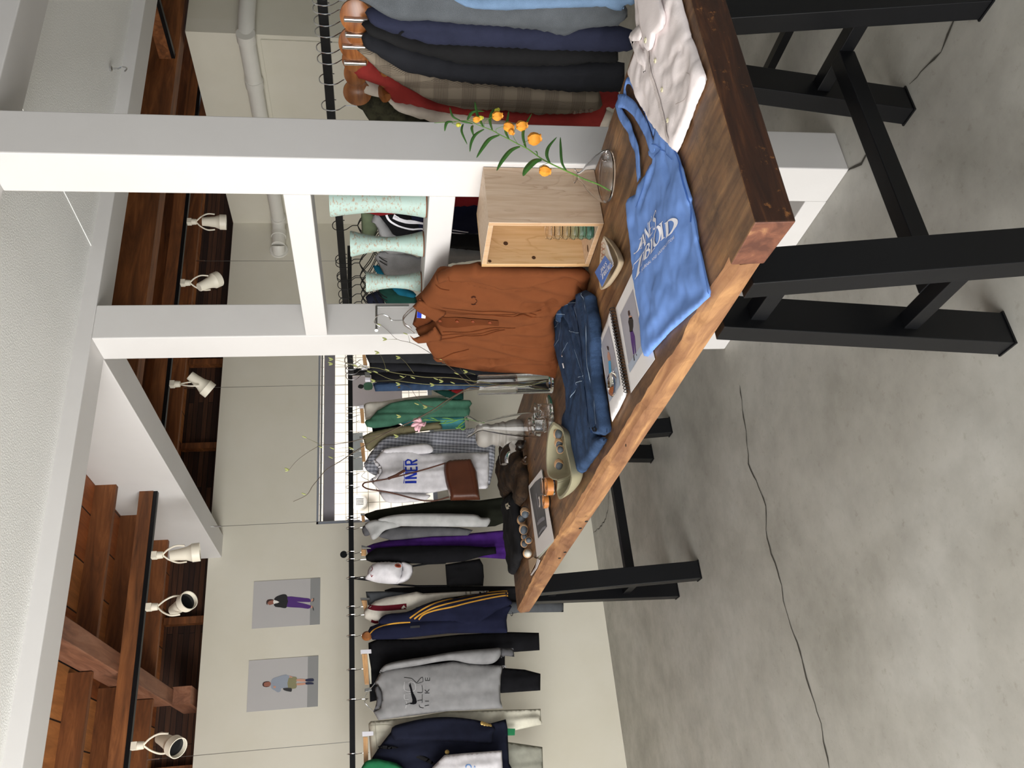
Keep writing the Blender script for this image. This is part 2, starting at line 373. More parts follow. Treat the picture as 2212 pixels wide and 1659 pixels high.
# window
wf = struct('window_1', MB().box((WX0, YB+.005, WZ1-.012), (WX1, YB+.09, WZ1)).box((WX0, YB+.005, WZ0), (WX1, YB+.09, WZ0+.03)).box((WX0, YB+.005, WZ0), (WX0+.02, YB+.09, WZ1)).box((WX1-.03, YB+.005, WZ0), (WX1, YB+.09, WZ1)), plain('window_aluminium', '#a9adb8', .35, .8))
M['winglass'] = glass('window_pane_glass', (1, 1, 1, 1), 0, 1.01)
a = MB().box((WX0, YB+.03, WZ1-.03), (WX1, YB+.06, WZ1-.018)).build('sash_rail', M['brushed'], wf)
a = MB().box((WX0, YB+.06, WZ1-.115), (WX1, YB+.10, WZ1-.04)).build('head_panel', plain('grey_head_panel', '#8d8990', .6), wf)
a = MB().box((WX0, YB+.04, WZ0+.03), (WX1, YB+.043, WZ1-.04)).build('pane', M['winglass'], wf)
# tiled building across the alley
def tiles():
    m, nt, b = node_mat('white_wall_tiles'); b.inputs['Roughness'].default_value = .5; v = coords(nt, rot=(pi/2, 0, 0))
    br = N_(nt, 'ShaderNodeTexBrick'); br.offset = 0; br.inputs['Scale'].default_value = 1; br.inputs['Brick Width'].default_value = .105; br.inputs['Row Height'].default_value = .105
    br.inputs['Mortar Size'].default_value = .004; br.inputs['Mortar'].default_value = lin('#a39c90'); br.inputs['Color1'].default_value = lin('#efe6da'); br.inputs['Color2'].default_value = lin('#f5eee6')
    nt.links.new(v, br.inputs['Vector']); nt.links.new(br.outputs['Color'], b.inputs['Base Color']); return m
tw = tag(MB().box((-1, 7.6, 0), (7, 7.7, 5)).build('tiled_wall', tiles()), 'neighbouring wall of small white square tiles seen through the window', 'building')
# ---------------------------------------------------------------- floor cracks (shape of their own)
def crack(pts, w):
    p = [PZ(0.0015).img(q) for q in pts]; q = []
    sp = resample(p+p[::-1][1:-1], .03)[:max(2, int(len(resample(p+p[::-1][1:-1], .03))/2)+1)]
    sp = [(a+random.uniform(-.006, .006), b+random.uniform(-.006, .006)) for a, b in sp]
    ws = [w*random.uniform(.4, 1.5) for _ in sp]; ws[0] = ws[-1] = w*.2
    return band(sp, ws, 1)
cA = crack(zf((1560, 0, 3.3926), [(1725, 85), (1650, 260), (1600, 370), (1500, 470), (1380, 610)]), .006)
cB = crack(zf((1560, 0, 3.3926), [(1150, 930), (1090, 1040), (1020, 1190), (965, 1225), (905, 1255)]), .007)
cC = crack(zf((1100, 850, 3.0167), [(1500, -60), (1505, 0), (1545, 250), (1560, 460), (1670, 730), (1680, 950), (1760, 1200), (1800, 1400)])+[(1722, 1390), (1745, 1480), (1772, 1560), (1790, 1659)], .007)
cD = crack(zf((1050, 950, 4.365), [(1160, 490), (1150, 650), (1130, 740), (1080, 820), (1010, 880)]), .006)
for c in (cA, cB, cC, cD):
    mb = MB(); n = len(c)//2
    mb.strip([[Vector((c[i][0], c[i][1], .0016)), Vector((c[2*n-1-i][0], c[2*n-1-i][1], .0016))] for i in range(n)])
    mb.build('crack', M['crack'], fl)

# ---------------------------------------------------------------- the long table
def oldtop():
    m, nt, b = node_mat('worn_brown_tabletop'); v = coords(nt, (10, .9, 10)); n1 = noise_(nt, v, 2.4, 8, .62, 1.4)
    base = ramp(nt, n1, [(.24, lin('#4a3220')), (.45, lin('#6e5036')), (.62, lin('#8c6b49')), (.8, lin('#b39066'))])
    blot = ramp(nt, noise_(nt, coords(nt, (1.6, 1, 1)), 3.2, 6, .65), [(.32, (.5, .46, .43, 1)), (.5, (.9, .88, .85, 1)), (.64, (1.25, 1.15, 1.0, 1))])
    base = mix(nt, .9, base, blot, 'MULTIPLY')
    base = mix(nt, .85, base, ramp(nt, noise_(nt, coords(nt, (1.4, 1, 1)), 11, 7, .72), [(.34, (.42, .38, .35, 1)), (.48, (.92, .9, .88, 1)), (.66, (1.3, 1.2, 1.08, 1))]), 'MULTIPLY')
    sc = ramp(nt, noise_(nt, coords(nt, (1, 30, 1), rot=(0, 0, .5)), 6, 5, .75), [(.64, (0, 0, 0, 1)), (.72, (.5, .5, .5, 1))])
    base = mix(nt, sc, base, lin('#b08c5c'))
    nt.links.new(base, b.inputs['Base Color']); b.inputs['Roughness'].default_value = .5; bump(nt, b, n1, .25, .003); return m
def rawedge():
    m, nt, b = node_mat('worn_light_edge'); v = coords(nt, (10, .8, 6)); n1 = noise_(nt, v, 3, 7, .62, 1.2)
    base = ramp(nt, n1, [(.3, lin('#6b442c')), (.5, lin('#8c6443')), (.72, lin('#b98c5c'))])
    d = ramp(nt, noise_(nt, coords(nt, (1, 1, 1)), 9, 5, .7), [(.3, (.6, .5, .45, 1)), (.5, (1, 1, 1, 1))])
    nt.links.new(mix(nt, .7, base, d, 'MULTIPLY'), b.inputs['Base Color']); b.inputs['Roughness'].default_value = .6; bump(nt, b, n1, .35, .004); return m
M['top'] = oldtop(); M['edge'] = rawedge()
def endgrain():
    m, nt, b = node_mat('red_brown_end_grain'); v = coords(nt, (1, 1, 1)); w = noise_(nt, v, 30, 5, .6, .5)
    base = ramp(nt, w, [(.35, lin('#4f2c1e')), (.58, lin('#6f4430')), (.78, lin('#a0744e'))])
    nt.links.new(base, b.inputs['Base Color']); b.inputs['Roughness'].default_value = .6; bump(nt, b, w, .3, .003); return m
def darkedge():
    m, nt, b = node_mat('stained_and_shaded_edge'); v = coords(nt, (1, 8, 8)); w = noise_(nt, v, 4, 7, .65, .8)  # dark stain, with the end face's shade put into the colour too
    base = ramp(nt, w, [(.3, lin('#1d0d06')), (.55, lin('#3c2010')), (.78, lin('#6d4424'))]); base = mix(nt, ramp(nt, noise_(nt, coords(nt), 45, 5, .7), [(.62, (0, 0, 0, 1)), (.7, (.6, .6, .6, 1))]), base, lin('#a06a38'))
    nt.links.new(base, b.inputs['Base Color']); b.inputs['Roughness'].default_value = .45; bump(nt, b, w, .4, .004); return m
tbl = thing('long_table', (1.3, 2.6, .742), 'long worn brown timber table top with a pale rough edge, on black steel trestles', 'table')
ys = np.linspace(1.203, 4.115, 90); v = []; f = []; idx = []
for i, y in enumerate(ys):
    t = (y-1.2)/2.9; w = .005*noise.noise(Vector((0, y*3, 4))); w2 = .007*noise.noise(Vector((3, y*5.5, 1)))+.004*noise.noise(Vector((3, y*19, 1)))
    xb = .880+.026*min(1, t*1.4)+w; xt = .876+.05*min(1, t*1.6)-.02*max(0, t-.8)/.2+w2; xr = 1.690+.045*t+.008*noise.noise(Vector((7, y*2, 4)))
    zt = .815
    v += [(xb+.012, y, .750), (xb, y, .756), (xt-.002, y, .800-.012*abs(noise.noise(Vector((1, y*6, 8))))), (xt+.016+w2, y, .8145), (xt+.05, y, zt), (xr-.01, y, zt), (xr, y, zt-.01), (xr, y, .752), (xr-.01, y, .75)]
K = 9
for i in range(len(ys)-1):
    for k in range(K):
        f.append((i*K+k, (i+1)*K+k, (i+1)*K+(k+1) % K, i*K+(k+1) % K)); idx.append(1 if k in (0, 1, 2) else 0)
f.append(tuple(range(K))); idx.append(0); f.append(tuple(range(len(ys)*K-1, (len(ys)-1)*K-1, -1))); idx.append(1)
mesh('plank', v, f, None, tbl, False, mats=[M['top'], M['edge']], idx=idx)
x0, x1 = .878, 1.66
bv = [(x0, 1.078, .742), (x1, 1.078, .742), (x1, 1.2025, .742), (x0, 1.2025, .750), (x0, 1.082, .817), (x1, 1.082, .817), (x1, 1.2025, .817), (x0-.003, 1.2025, .817)]
mesh('end_batten', bv, [(0,3,2,1), (4,5,6,7), (0,1,5,4), (1,2,6,5), (2,3,7,6), (3,0,4,7)], None, tbl, False, mats=[M['top'], darkedge(), endgrain()], idx=[1, 0, 1, 1, 0, 2], bevel=.003)
for (px, py) in ((1163, 1107), (1298, 428), (1180, 1052), (1155, 992), (1165, 1087), (1352, 962)):   # old bolt holes
    q = PZ(.8156).pt((px, py)); MB().lathe([(0, .0004), (.004, .0004), (.0045, 0)], q, 10).build('nail_hole', M['gap'], tbl)
for (px, py) in ((1345, 983),): pass
for px, py in ((1266, 1121), (1253, 1136), (1220, 1188), (1208, 1201)):
    q = PX(.893).pt((px, py)); MB().lathe([(0, .002), (.0055, .002), (.006, 0)], q+Vector((-.008, 0, 0)), 10, (-1, 0, 0)).build('bolt_hole', M['gap'], tbl)

def trestle(c, xl, xr, wl, label):
    t = thing('trestle', ((xl+xr)/2, c, 0), label, 'trestle'); m = M['black_steel']
    for x in (xl, xr):
        for s in (-1, 1):
            a0, a1 = (c-.201, c-.147) if s < 0 else (c+.140, c+.197); b0, b1 = (c-.103, c-.051) if s < 0 else (c+.055, c+.107)
            MB().hexa([(x, a0, .004), (x+wl, a0, .004), (x+wl, a1, .004), (x, a1, .004), (x, b0, .7485), (x+wl, b0, .7485), (x+wl, b1, .7485), (x, b1, .7485)]).build('leg', m, t, False, .002)
            MB().box((x-.003, a0-.003, 0), (x+wl+.003, a1+.003, .005)).build('foot_plate', m, t)
        for z0, z1 in ((.645, .682), (.262, .299)):
            k = (z0+z1)/2/.7485; ya = c-.15+.09*k; yb = c+.145-.09*k
            MB().box((x+.022, ya-.004, z0), (x+.060, yb+.004, z1)).build('tie_bar', m, t, False, .002)
    MB().box((xl+.058, c-.022, .258), (xr+.024, c+.022, .302)).build('stretcher', m, t, False, .002)
trestle(1.364, .874, 1.617, .083, 'near black steel trestle with splayed legs under the batten end of the table')
trestle(3.91, .920, 1.665, .083, 'far black steel trestle under the table end by the back wall')

# ---------------------------------------------------------------- rails and rack
r1 = thing('hanging_rail', (1.8, 5.13, 1.65), 'long black square rail hung on thin wires in front of the back wall', 'clothes rail')
MB().box((-4, 5.115, 1.635), (3.9, 5.145, 1.665)).build('rail', M['black_steel'], r1)
for x, zt in ((.482, 2.732), (1.772, 2.4935), (2.737, 2.732), (3.77, 2.732)):
    w = MB().tube([(x, 5.13, 1.65), (x, 5.13, zt)], .0016, 5).build('wire', M['brushed'], r1)
    MB().tube([(x, 5.13, zt-.06), (x, 5.13, zt)], .004, 6).build('anchor', M['chrome'], w)
q = PY(5.12).pt((749, 1193)); MB().lathe([(0, .006), (.022, .006), (.022, 0)], (q.x, 5.165, q.z+.02), 18, (0, -1, 0)).build('wall_stop', M['black_steel'], r1)
r2 = thing('clothes_rack', (2.32, 2.5, 0), 'black square tube clothes rack standing along the right behind the white posts', 'clothes rack')
MB().box((2.305, .75, 1.597), (2.335, 4.215, 1.627)).build('rail', M['black_steel'], r2)
MB().box((2.305, 4.185, .03), (2.335, 4.215, 1.597)).build('upright', M['black_steel'], r2)
MB().box((2.305, .75, .03), (2.335, .78, 1.597)).build('upright', M['black_steel'], r2)
MB().box((2.305, .78, .03), (2.335, 4.185, .06)).build('base_bar', M['black_steel'], r2)
for y in (.765, 4.2): MB().box((2.08, y-.015, 0), (2.56, y+.015, .03)).build('foot', M['black_steel'], r2)

# ---------------------------------------------------------------- track lights
def track(a, b, label):
    t = thing('lighting_track', ((a[0]+b[0])/2, (a[1]+b[1])/2, 2.612), label, 'light track')
    MB().box((a[0], a[1], 2.632), (b[0], b[1], 2.700)).build('mounting_board', M['deck'], t)
    dx = .006 if b[1]-a[1] < 1 and b[0]-a[0] > .1 else 0
    MB().box((a[0]+(.006 if not dx else 0), a[1]+dx, 2.612), (b[0]-(.006 if not dx else 0), b[1]-dx, 2.632)).build('rail', M['black_steel'], t)
track((-4, 4.312, 0), (1.70, 4.352, 0), 'left lighting track of black rail under a brown board, running to the cream partition')
track((1.852, 4.312, 0), (4.9, 4.352, 0), 'right lighting track of black rail seen between the white posts and past the partition')
track((4.19, 2.95, 0), (4.235, 3.70, 0), 'short lighting track running towards the viewer beyond the near white post')
M['cream'] = plain('cream_enamel', '#e9e2d0', .45, 0, .03)
M['lens'] = plain('dark_reflector', '#26272a', .15, .6)
def spot(px, aim, label):
    p = PY(4.332).pt(px); x = p.x; A = Vector((x, 4.332, 2.612)); t = thing('track_spotlight', A, label, 'spotlight', 'track spotlights')
    m = M['cream']; MB().box((x-.018, 4.316, 2.585), (x+.018, 4.348, 2.6115)).lathe([(.017, 0), (.019, .028), (.015, .03)], (x, 4.332, 2.556), 16).build('adapter', m, t, False, .002)
    aim = Vector(aim).normalized(); C = A+Vector((0, 0, -.165)); side = aim.cross(Vector((0, 0, 1))); side = side.normalized() if side.length > .05 else Vector((1, 0, 0))
    for s in (-1, 1):
        k = A+Vector((0, 0, -.052)); MB().tube(spline([k, k+side*s*.03+Vector((0, 0, -.03)), k+side*s*.05+Vector((0, 0, -.07)), C+side*s*.048]), .0045, 6).build('yoke_arm', m, t, True)
    h = MB().lathe([(0, -.075), (.024, -.075), (.026, -.072), (.029, -.03), (.03, -.028), (.033, .0), (.044, .028), (.047, .03), (.047, .068), (.043, .068), (.041, .045)], C, 28, aim).build('lamp_head', m, t, True)
    MB().lathe([(.041, .046), (.03, .03), (.012, .018), (0, .018)], C, 24, aim).build('reflector', M['lens'], h, True)
spot((328, 1200), (.12, .1, -1), 'cream spotlight on the left track nearest the cream partition, pointing down')
spot((316, 1312), (.15, -.75, -.7), 'cream spotlight in the middle of the left track with its dark opening facing forward')
spot((284, 1612), (-.45, -.55, -.75), 'leftmost cream spotlight tilted left with its opening visible')
spot((406.6, 479), (0.05, .1, -1), 'rightmost cream spotlight, hanging beside the near white post')
spot((392, 611), (.65, .3, -.7), 'cream spotlight tilted right between the two white posts')
spot((369, 830), (-.5, .45, -.75), 'cream spotlight tilted left just beside the far white post')

# ---------------------------------------------------------------- pipe cover and casing on the right wall
M['duct'] = plain('white_plastic_pipe', '#d6d4cc', .45, 0, .03)
dp = [PY(YP-.055).pt((520, -60)), PY(YP-.055).pt((520, 40)), PX(XR-.055).pt((522, 80)), PX(XR-.055).pt((546, 180)), PX(XR-.055).pt((567, 280)), PX(XR-.055).pt((586, 430)), PX(XR-.055).pt((592, 474)), PY(YB-.055).pt((600, 505)), PY(YB-.055).pt((607, 530))]
zc = dp[4].z
for q in dp: q.z = zc
du = thing('pipe_cover', (XR-.06, 4.5, zc), 'white plastic pipe cover running along the right wall and turning into the back wall', 'pipe')
MB().tube(dp, .052, 20).build('pipe', M['duct'], du, True)
for q, ax in ((dp[2], (0, 1, 0)), (dp[3], (0, 1, 0)), (dp[6], (0, 1, 0)), (dp[7], (1, 0, 0))):
    MB().lathe([(.053, -.03), (.058, -.03), (.058, .03), (.053, .03)], q, 24, ax).build('joint_collar', M['duct'], du, True)
MB().lathe([(0, .012), (.07, .012), (.072, 0)], (dp[-1].x-.01, YB, zc), 28, (0, -1, 0)).build('wall_flange', M['duct'], du, True)
MB().tube([dp[-1], dp[-1]+Vector((-.02, .02, 0)), (dp[-1].x-.02, YB-.002, zc)], .05, 18).build('elbow', M['duct'], du, True)
zq = PX(XR).pt((562, 79)).z
struct('trim_21', MB().box((XR-.012, YP+.03, 0), (XR-.0005, 5.3, zq)), M['wall'], bevel=.003)
# small glass hook under the ceiling
q = PZ(2.541).pt((238, 148))
gh = thing('ceiling_hook', q, 'small clear hook in a stained spot of the textured ceiling', 'hook')
M['glass'] = glass('clear_glass'); 
MB().lathe([(0, .0), (.012, .0), (.012, -.006), (.004, -.010), (.004, -.03)], q, 14).build('hook_base', M['chrome'], gh, True)
MB().tube(spline([q+Vector((0, 0, -.03)), q+Vector((.012, 0, -.045)), q+Vector((0.006, 0, -.065)), q+Vector((-.014, 0, -.058))]), .003, 6).build('hook_loop', M['chrome'], gh, True)

# ---------------------------------------------------------------- mint vases on the shelf rail
def crackle():
    m, nt, b = node_mat('mint_crackled_glaze'); v = coords(nt, (1, 1, 2.2))
    n = noise_(nt, v, 70, 5, .78); n2 = noise_(nt, v, 9, 3)
    f = mix(nt, 1.0, ramp(nt, n, [(.54, (0, 0, 0, 1)), (.59, (.8, .8, .8, 1))]), ramp(nt, n2, [(.38, (0, 0, 0, 1)), (.5, (1, 1, 1, 1))]), 'MULTIPLY')
    nt.links.new(mix(nt, f, lin('#a3bab2'), lin('#9d7a5c')), b.inputs['Base Color']); b.inputs['Roughness'].default_value = .55; bump(nt, b, n, .2, .001); return m
M['mint'] = crackle()
def mint(y, h, r, rw, label):
    t = thing('mint_vase', (1.775, y, 1.3015), label, 'vase', 'mint vases on the white shelf rail')
    prof = [(0, 0), (r*.96, 0), (r, .006)]+[(rw+(r-rw)*abs((2*k/16-1))**1.7, .006+(h-.012)*k/16) for k in range(1, 16)]+[(r, h-.004), (r*.97, h), (r*.93, h-.004), (rw*.8, h*.5), (r*.8, .012), (0, .012)]
    MB().lathe(prof, (1.775, y, 1.3015), 36).build('vase_body', M['mint'], t, True)
    MB().lathe([(r*.97, 0), (r*1.004, .0005), (r*1.004, .004)], (1.775, y, 1.3015), 36).build('rim_line', plain('brown_rim', '#7b4b30', .7), t, True)
mint(2.098, .302, .051, .036, 'tallest mint crackled vase, partly behind the near white post')
mint(2.318, .247, .0435, .0235, 'middle-sized mint crackled vase on the white shelf rail')
mint(2.541, .200, .037, .023, 'shortest mint crackled vase, above the brown knitted polo')

# ---------------------------------------------------------------- things on the back wall and the window
M['paper_grey'] = plain('grey_photo_print', '#b3b1b0', .5, 0, .03, 2)
M['paper_floor'] = plain('printed_floor', '#8b8c8b', .5, 0, .05, 4)
pr = {k: plain('print_'+k, c, .55) for k, c in dict(skin='#c08f78', face='#8f5c4c', hair='#3a2420', black='#1f1f21', purple='#4d2a73', white='#e4e2dc', bluegrey='#8f97a3', khaki='#84805f', navy='#1e2440', light='#b5bfca', dark='#2c2c2e', green='#5f8f74', red='#aa3333').items()}
def poster(fr, corners, horizon, shapes, label):
    p = PY(YB-.0035); C = [p.img(q) for q in zf(fr, corners)]
    xs = sorted(c[0] for c in C); zs = sorted(c[1] for c in C); X0, X1 = (xs[0]+xs[1])/2, (xs[2]+xs[3])/2; Z0, Z1 = (zs[0]+zs[1])/2, (zs[2]+zs[3])/2
    t = thing('photo_poster', ((X0+X1)/2, YB-.002, Z0), label, 'poster')
    MB().box((X0, YB-.003, Z0), (X1, YB-.0005, Z1)).build('print', M['paper_grey'], t)
    zh = p.img(zf(fr, [horizon])[0])[1]; MB().box((X0, YB-.0034, Z0), (X1, YB-.003, zh)).build('printed_ground', M['paper_floor'], t)
    grp = {}
    for k, (mk, pts) in enumerate(shapes): decal('printed_figure', pr[mk], p, [smooth2([p.img(q) for q in zf(fr, pts)], 2)], None, .02, .0004+.00015*k, t)
PO1 = (540, 1240, 11.85); PO2 = (530, 1400, 11.06)
poster(PO1, [(100, 195), (1805, 95), (1785, 1290), (45, 1400)], (1540, 700), [
    ('face', [(430, 700), (470, 660), (540, 645), (640, 680), (640, 740), (560, 780), (480, 790)]), ('hair', [(418, 740), (425, 690), (470, 652), (560, 645), (600, 665), (500, 690), (450, 740), (450, 795), (425, 775)]),
    ('white', [(610, 665), (750, 720), (610, 765)]), ('black', [(615, 655), (660, 590), (740, 550), (840, 520), (920, 525), (960, 580), (990, 640), (950, 840), (880, 875), (780, 855), (650, 840), (610, 770), (700, 745), (750, 720), (690, 685)]),
    ('purple', [(960, 580), (1180, 590), (1400, 615), (1520, 630), (1555, 680), (1520, 720), (1190, 710), (1350, 750), (1560, 810), (1550, 855), (1490, 890), (1300, 865), (1000, 850), (940, 820), (975, 700)]),
    ('skin', [(1560, 660), (1620, 625), (1610, 690), (1570, 705)]), ('skin', [(1565, 820), (1600, 810), (1620, 850), (1560, 880)]), ('black', [(1595, 715), (1635, 690), (1640, 620), (1620, 615), (1622, 670)]), ('black', [(1600, 810), (1635, 900), (1625, 945), (1605, 880)])],
    'grey photo poster of a person in black top and purple trousers, nearer the window')
poster(PO2, [(92, 290), (1750, 190), (1728, 1400), (22, 1525)], (1485, 800), [
    ('face', [(430, 860), (460, 810), (540, 800), (610, 830), (600, 890), (540, 920), (450, 915)]), ('hair', [(408, 870), (430, 820), (500, 795), (590, 800), (470, 820), (440, 870), (470, 920), (590, 915), (500, 935), (430, 915)]),
    ('bluegrey', [(610, 840), (640, 740), (760, 690), (960, 630), (1000, 650), (1050, 680), (1035, 860), (1020, 950), (860, 960), (850, 1020), (780, 1060), (700, 1010), (620, 960)]),
    ('khaki', [(1035, 715), (1215, 690), (1230, 780), (1215, 830), (1230, 900), (1195, 965), (1020, 950)]), ('skin', [(1230, 745), (1330, 735), (1445, 750), (1445, 800), (1230, 790)]), ('skin', [(1230, 845), (1330, 835), (1445, 830), (1445, 870), (1300, 890), (1230, 885)]),
    ('navy', [(1445, 745), (1620, 725), (1632, 790), (1540, 800), (1445, 795)]), ('navy', [(1445, 820), (1560, 815), (1625, 830), (1628, 865), (1540, 868), (1445, 870)]), ('dark', [(905, 960), (1100, 955), (1105, 1035), (1060, 1042), (930, 1010)]), ('skin', [(680, 905), (730, 915), (720, 955), (670, 950)]), ('skin', [(1060, 665), (1130, 690), (1110, 710), (1060, 700)])],
    'grey photo poster of a person in blue-grey shirt and khaki shorts')
# prints hung on the window
p = PY(YB-.012)
def hung(corners, label, col, shapes=(), fr=(640, 740, 5.53)):
    C = [p.img(q) for q in zf(fr, corners)]; X0, X1 = min(c[0] for c in C), max(c[0] for c in C); Z0, Z1 = min(c[1] for c in C), max(c[1] for c in C)
    t = thing('paper_print', ((X0+X1)/2, YB-.011, Z0), label, 'poster'); MB().box((X0, YB-.0115, Z0), (X1, YB-.0095, Z1)).build('sheet', backlit('backlit_paper', col), t)
    for mk, pts in shapes: decal('printed_figure', pr[mk], p, [smooth2([p.img(q) for q in zf(fr, pts)], 2)], None, .02, .0006, t)
hung([(645, 400), (1268, 745)], 'pale grey print with a figure in green hung on the window behind the trousers', '#d3cfd2', [('dark', [(738, 520), (760, 498), (805, 510), (800, 540), (775, 552), (742, 540)]), ('green', [(805, 500), (830, 480), (890, 475), (912, 510), (905, 560), (830, 568), (808, 545)])])
hung([(650, 1080), (800, 1522)], 'blank pale blue-grey sheet on the window above the beige jacket', '#c3c8ca')
# round vent and pipe on the tiled wall
q = PY(7.55).pt((776, 1083)); vt = thing('round_vent', (q.x, 7.6, q.z), 'round white slatted vent on the tiled wall outside', 'vent')
MB().lathe([(.050, -.045), (.070, -.04), (.075, 0), (.065, 0), (.062, -.03), (0, -.03)], (q.x, 7.59, q.z), 32, (0, 1, 0)).build('vent_hood', plain('vent_white', '#e3e0dc', .5), vt, True)
for k in range(5): MB().box((q.x-.036+k*.014, 7.545, q.z-.04), (q.x-.030+k*.014, 7.56, q.z+.03)).build('slat', plain('slat_grey', '#b5b0aa', .5), vt)
# ---------------------------------------------------------------- clothes
def K(h, **k): return fabric('cloth_'+h.strip('#'), h, **k)
CL = {k: K(v, **kw) for k, v, kw in (
    ('navy', '#1a1d2c', {}), ('navyjk', '#191c31', dict(sheen=.05)), ('black', '#141417', dict(var=.2)), ('black2', '#1b1b1d', {}), ('charcoal', '#2b2c2e', {}),
    ('heather', '#8d8d8e', dict(mel=.6)), ('heather_dark', '#5d5d60', dict(mel=.4)), ('light_grey', '#b3b4b3', dict(mel=.5)), ('cream', '#cdc8bd', {}), ('beige', '#cfccbc', {}),
    ('white', '#dedce0', {}), ('whitewarm', '#ebe2e1', dict(var=.04)), ('purple', '#42206a', dict(var=.2)), ('olive', '#1f2119', {}), ('green', '#487560', dict(var=.15)), ('green2', '#2b7a50', {}), ('dkgreen', '#173a33', {}),
    ('cyan', '#5fb0b8', {}), ('khaki', '#857e62', {}), ('maroon', '#5a1420', {}), ('red', '#8a302c', dict(var=.12)), ('redbright', '#7a1c20', {}), ('teal', '#17617a', {}), ('greytrs', '#4f5256', {}), ('greytrs2', '#9c9c90', {}),
    ('olivegreen', '#3b3a2b', dict(col2='#27251d')), ('creamshirt', '#c9bfb2', {}), ('greyjk', '#54585c', dict(mel=.6)), ('bluenavy', '#282b3d', dict(mel=.2)), ('ltblue', '#6d86a3', dict(mel=.25)),
    ('suitblack', '#1c1c1d', {}), ('suitchar', '#212226', {}), ('gold', '#c4913a', {}), ('denim', '#344660', dict(mel=.3, var=.3)), ('denimdk', '#2a3c5c', dict(mel=.3)), ('polo', '#6c3d22', dict(var=.06, bmp=.15)), ('polodark', '#5a2f17', dict(var=.08)),
    ('toteblue', '#6f92d2', dict(var=.07, bmp=.1)), ('printwhite', '#e9e9ef', dict(bmp=0)), ('blueprint', '#2438a8', dict(bmp=0)), ('swoosh', '#101014', dict(bmp=0)), ('greenknit', '#5c6650', {}), ('bluetext', '#6f9bd6', dict(bmp=0)))}
M['hwood'] = wood('pale_hanger_wood', '#b98a58', '#d0a474', '#dcb98c', (1, 1, 6), 6, .45, .05)
M['hbrown'] = wood('varnished_hanger_wood', '#6a3d1f', '#8c562d', '#a06b3c', (1, 1, 6), 8, .3, .05)
M['leather'] = plain('brown_leather', '#522a16', .45, 0, .18, 9, .08, 120)
M['plastic'] = plain('white_plastic', '#dcdce4', .35, 0, .04)
M['button_gold'] = plain('brass_button', '#b79a5e', .3, .8); M['button_brown'] = plain('brown_button', '#6b5548', .25, 0, .3, 60)
def plaidmat(name, c0, c1, s, warp, w=.16, c2=None):
    m, nt, b = node_mat(name); b.inputs['Roughness'].default_value = .95; b.inputs['Specular IOR Level'].default_value = .1
    v = coords(nt, (s, s, s), uv=True, rot=(0, 0, warp)); sp = N_(nt, 'ShaderNodeSeparateXYZ'); nt.links.new(v, sp.inputs[0])
    outs = []
    for ax in (0, 1):
        fr = N_(nt, 'ShaderNodeMath', operation='FRACT'); nt.links.new(sp.outputs[ax], fr.inputs[0])
        stops = [(0, (1, 1, 1, 1)), (w*.9, (1, 1, 1, 1)), (w, (0, 0, 0, 1)), (w*1.6, (0, 0, 0, 1)), (w*1.7, (1, 1, 1, 1)), (w*2.4, (1, 1, 1, 1)), (w*2.5, (0, 0, 0, 1)), (1, (0, 0, 0, 1))]
        r = ramp(nt, fr.outputs[0], stops); outs.append(r)
    f = mix(nt, .5, outs[0], outs[1], 'ADD'); f2 = mix(nt, 1, f, (.75, .75, .75, 1), 'MULTIPLY')
    nt.links.new(mix(nt, f2, lin(c0), lin(c1)), b.inputs['Base Color']); return m
CL['plaid'] = plaidmat('navy_white_check', '#b9bcc6', '#191c30', 42, .12)
def glencheck():
    m, nt, b = node_mat('brown_glen_check'); b.inputs['Roughness'].default_value = .95; b.inputs['Specular IOR Level'].default_value = .1
    v = coords(nt, (1, 1, 1), uv=True, rot=(0, 0, .0)); sp = N_(nt, 'ShaderNodeSeparateXYZ'); nt.links.new(v, sp.inputs[0]); o = []
    for ax, big in ((0, 17), (1, 11)):
        for s, lo, hi in ((300, .55, .6), (big, .45, .5)):
            mm = N_(nt, 'ShaderNodeMath', operation='MULTIPLY'); mm.inputs[1].default_value = s; nt.links.new(sp.outputs[ax], mm.inputs[0])
            fr = N_(nt, 'ShaderNodeMath', operation='FRACT'); nt.links.new(mm.outputs[0], fr.inputs[0]); o.append(ramp(nt, fr.outputs[0], [(lo, (0, 0, 0, 1)), (hi, (1, 1, 1, 1))]))
    a = mix(nt, 1, o[0], o[1], 'MULTIPLY'); c = mix(nt, 1, o[2], o[3], 'MULTIPLY'); f = mix(nt, 1, a, c, 'ADD')
    nt.links.new(mix(nt, f, lin('#857a6b'), lin('#5a5046')), b.inputs['Base Color']); return m
CL['check'] = glencheck()
HB, HR = PY(5.13), PX(2.32)
def plate(name, mat, plane, poly, thick, h0=0, parent=None, bev=0):
    V, F, D = triang(poly, 10); n = len(V)
    if plane.U.cross(plane.V).dot(plane.N) < 0: F = [tuple(reversed(f)) for f in F]
    vs = [plane.at(a, b, h0+thick) for a, b in V]+[plane.at(a, b, h0) for a, b in V]; e = {}
    for q in F:
        for i in range(3): e[(q[i], q[(i+1) % 3])] = 1
    fs = list(F)+[tuple(i+n for i in reversed(q)) for q in F]+[(b, a, a+n, b+n) for (a, b) in e if (b, a) not in e]
    return mesh(name, vs, fs, mat, parent, False, bevel=bev)
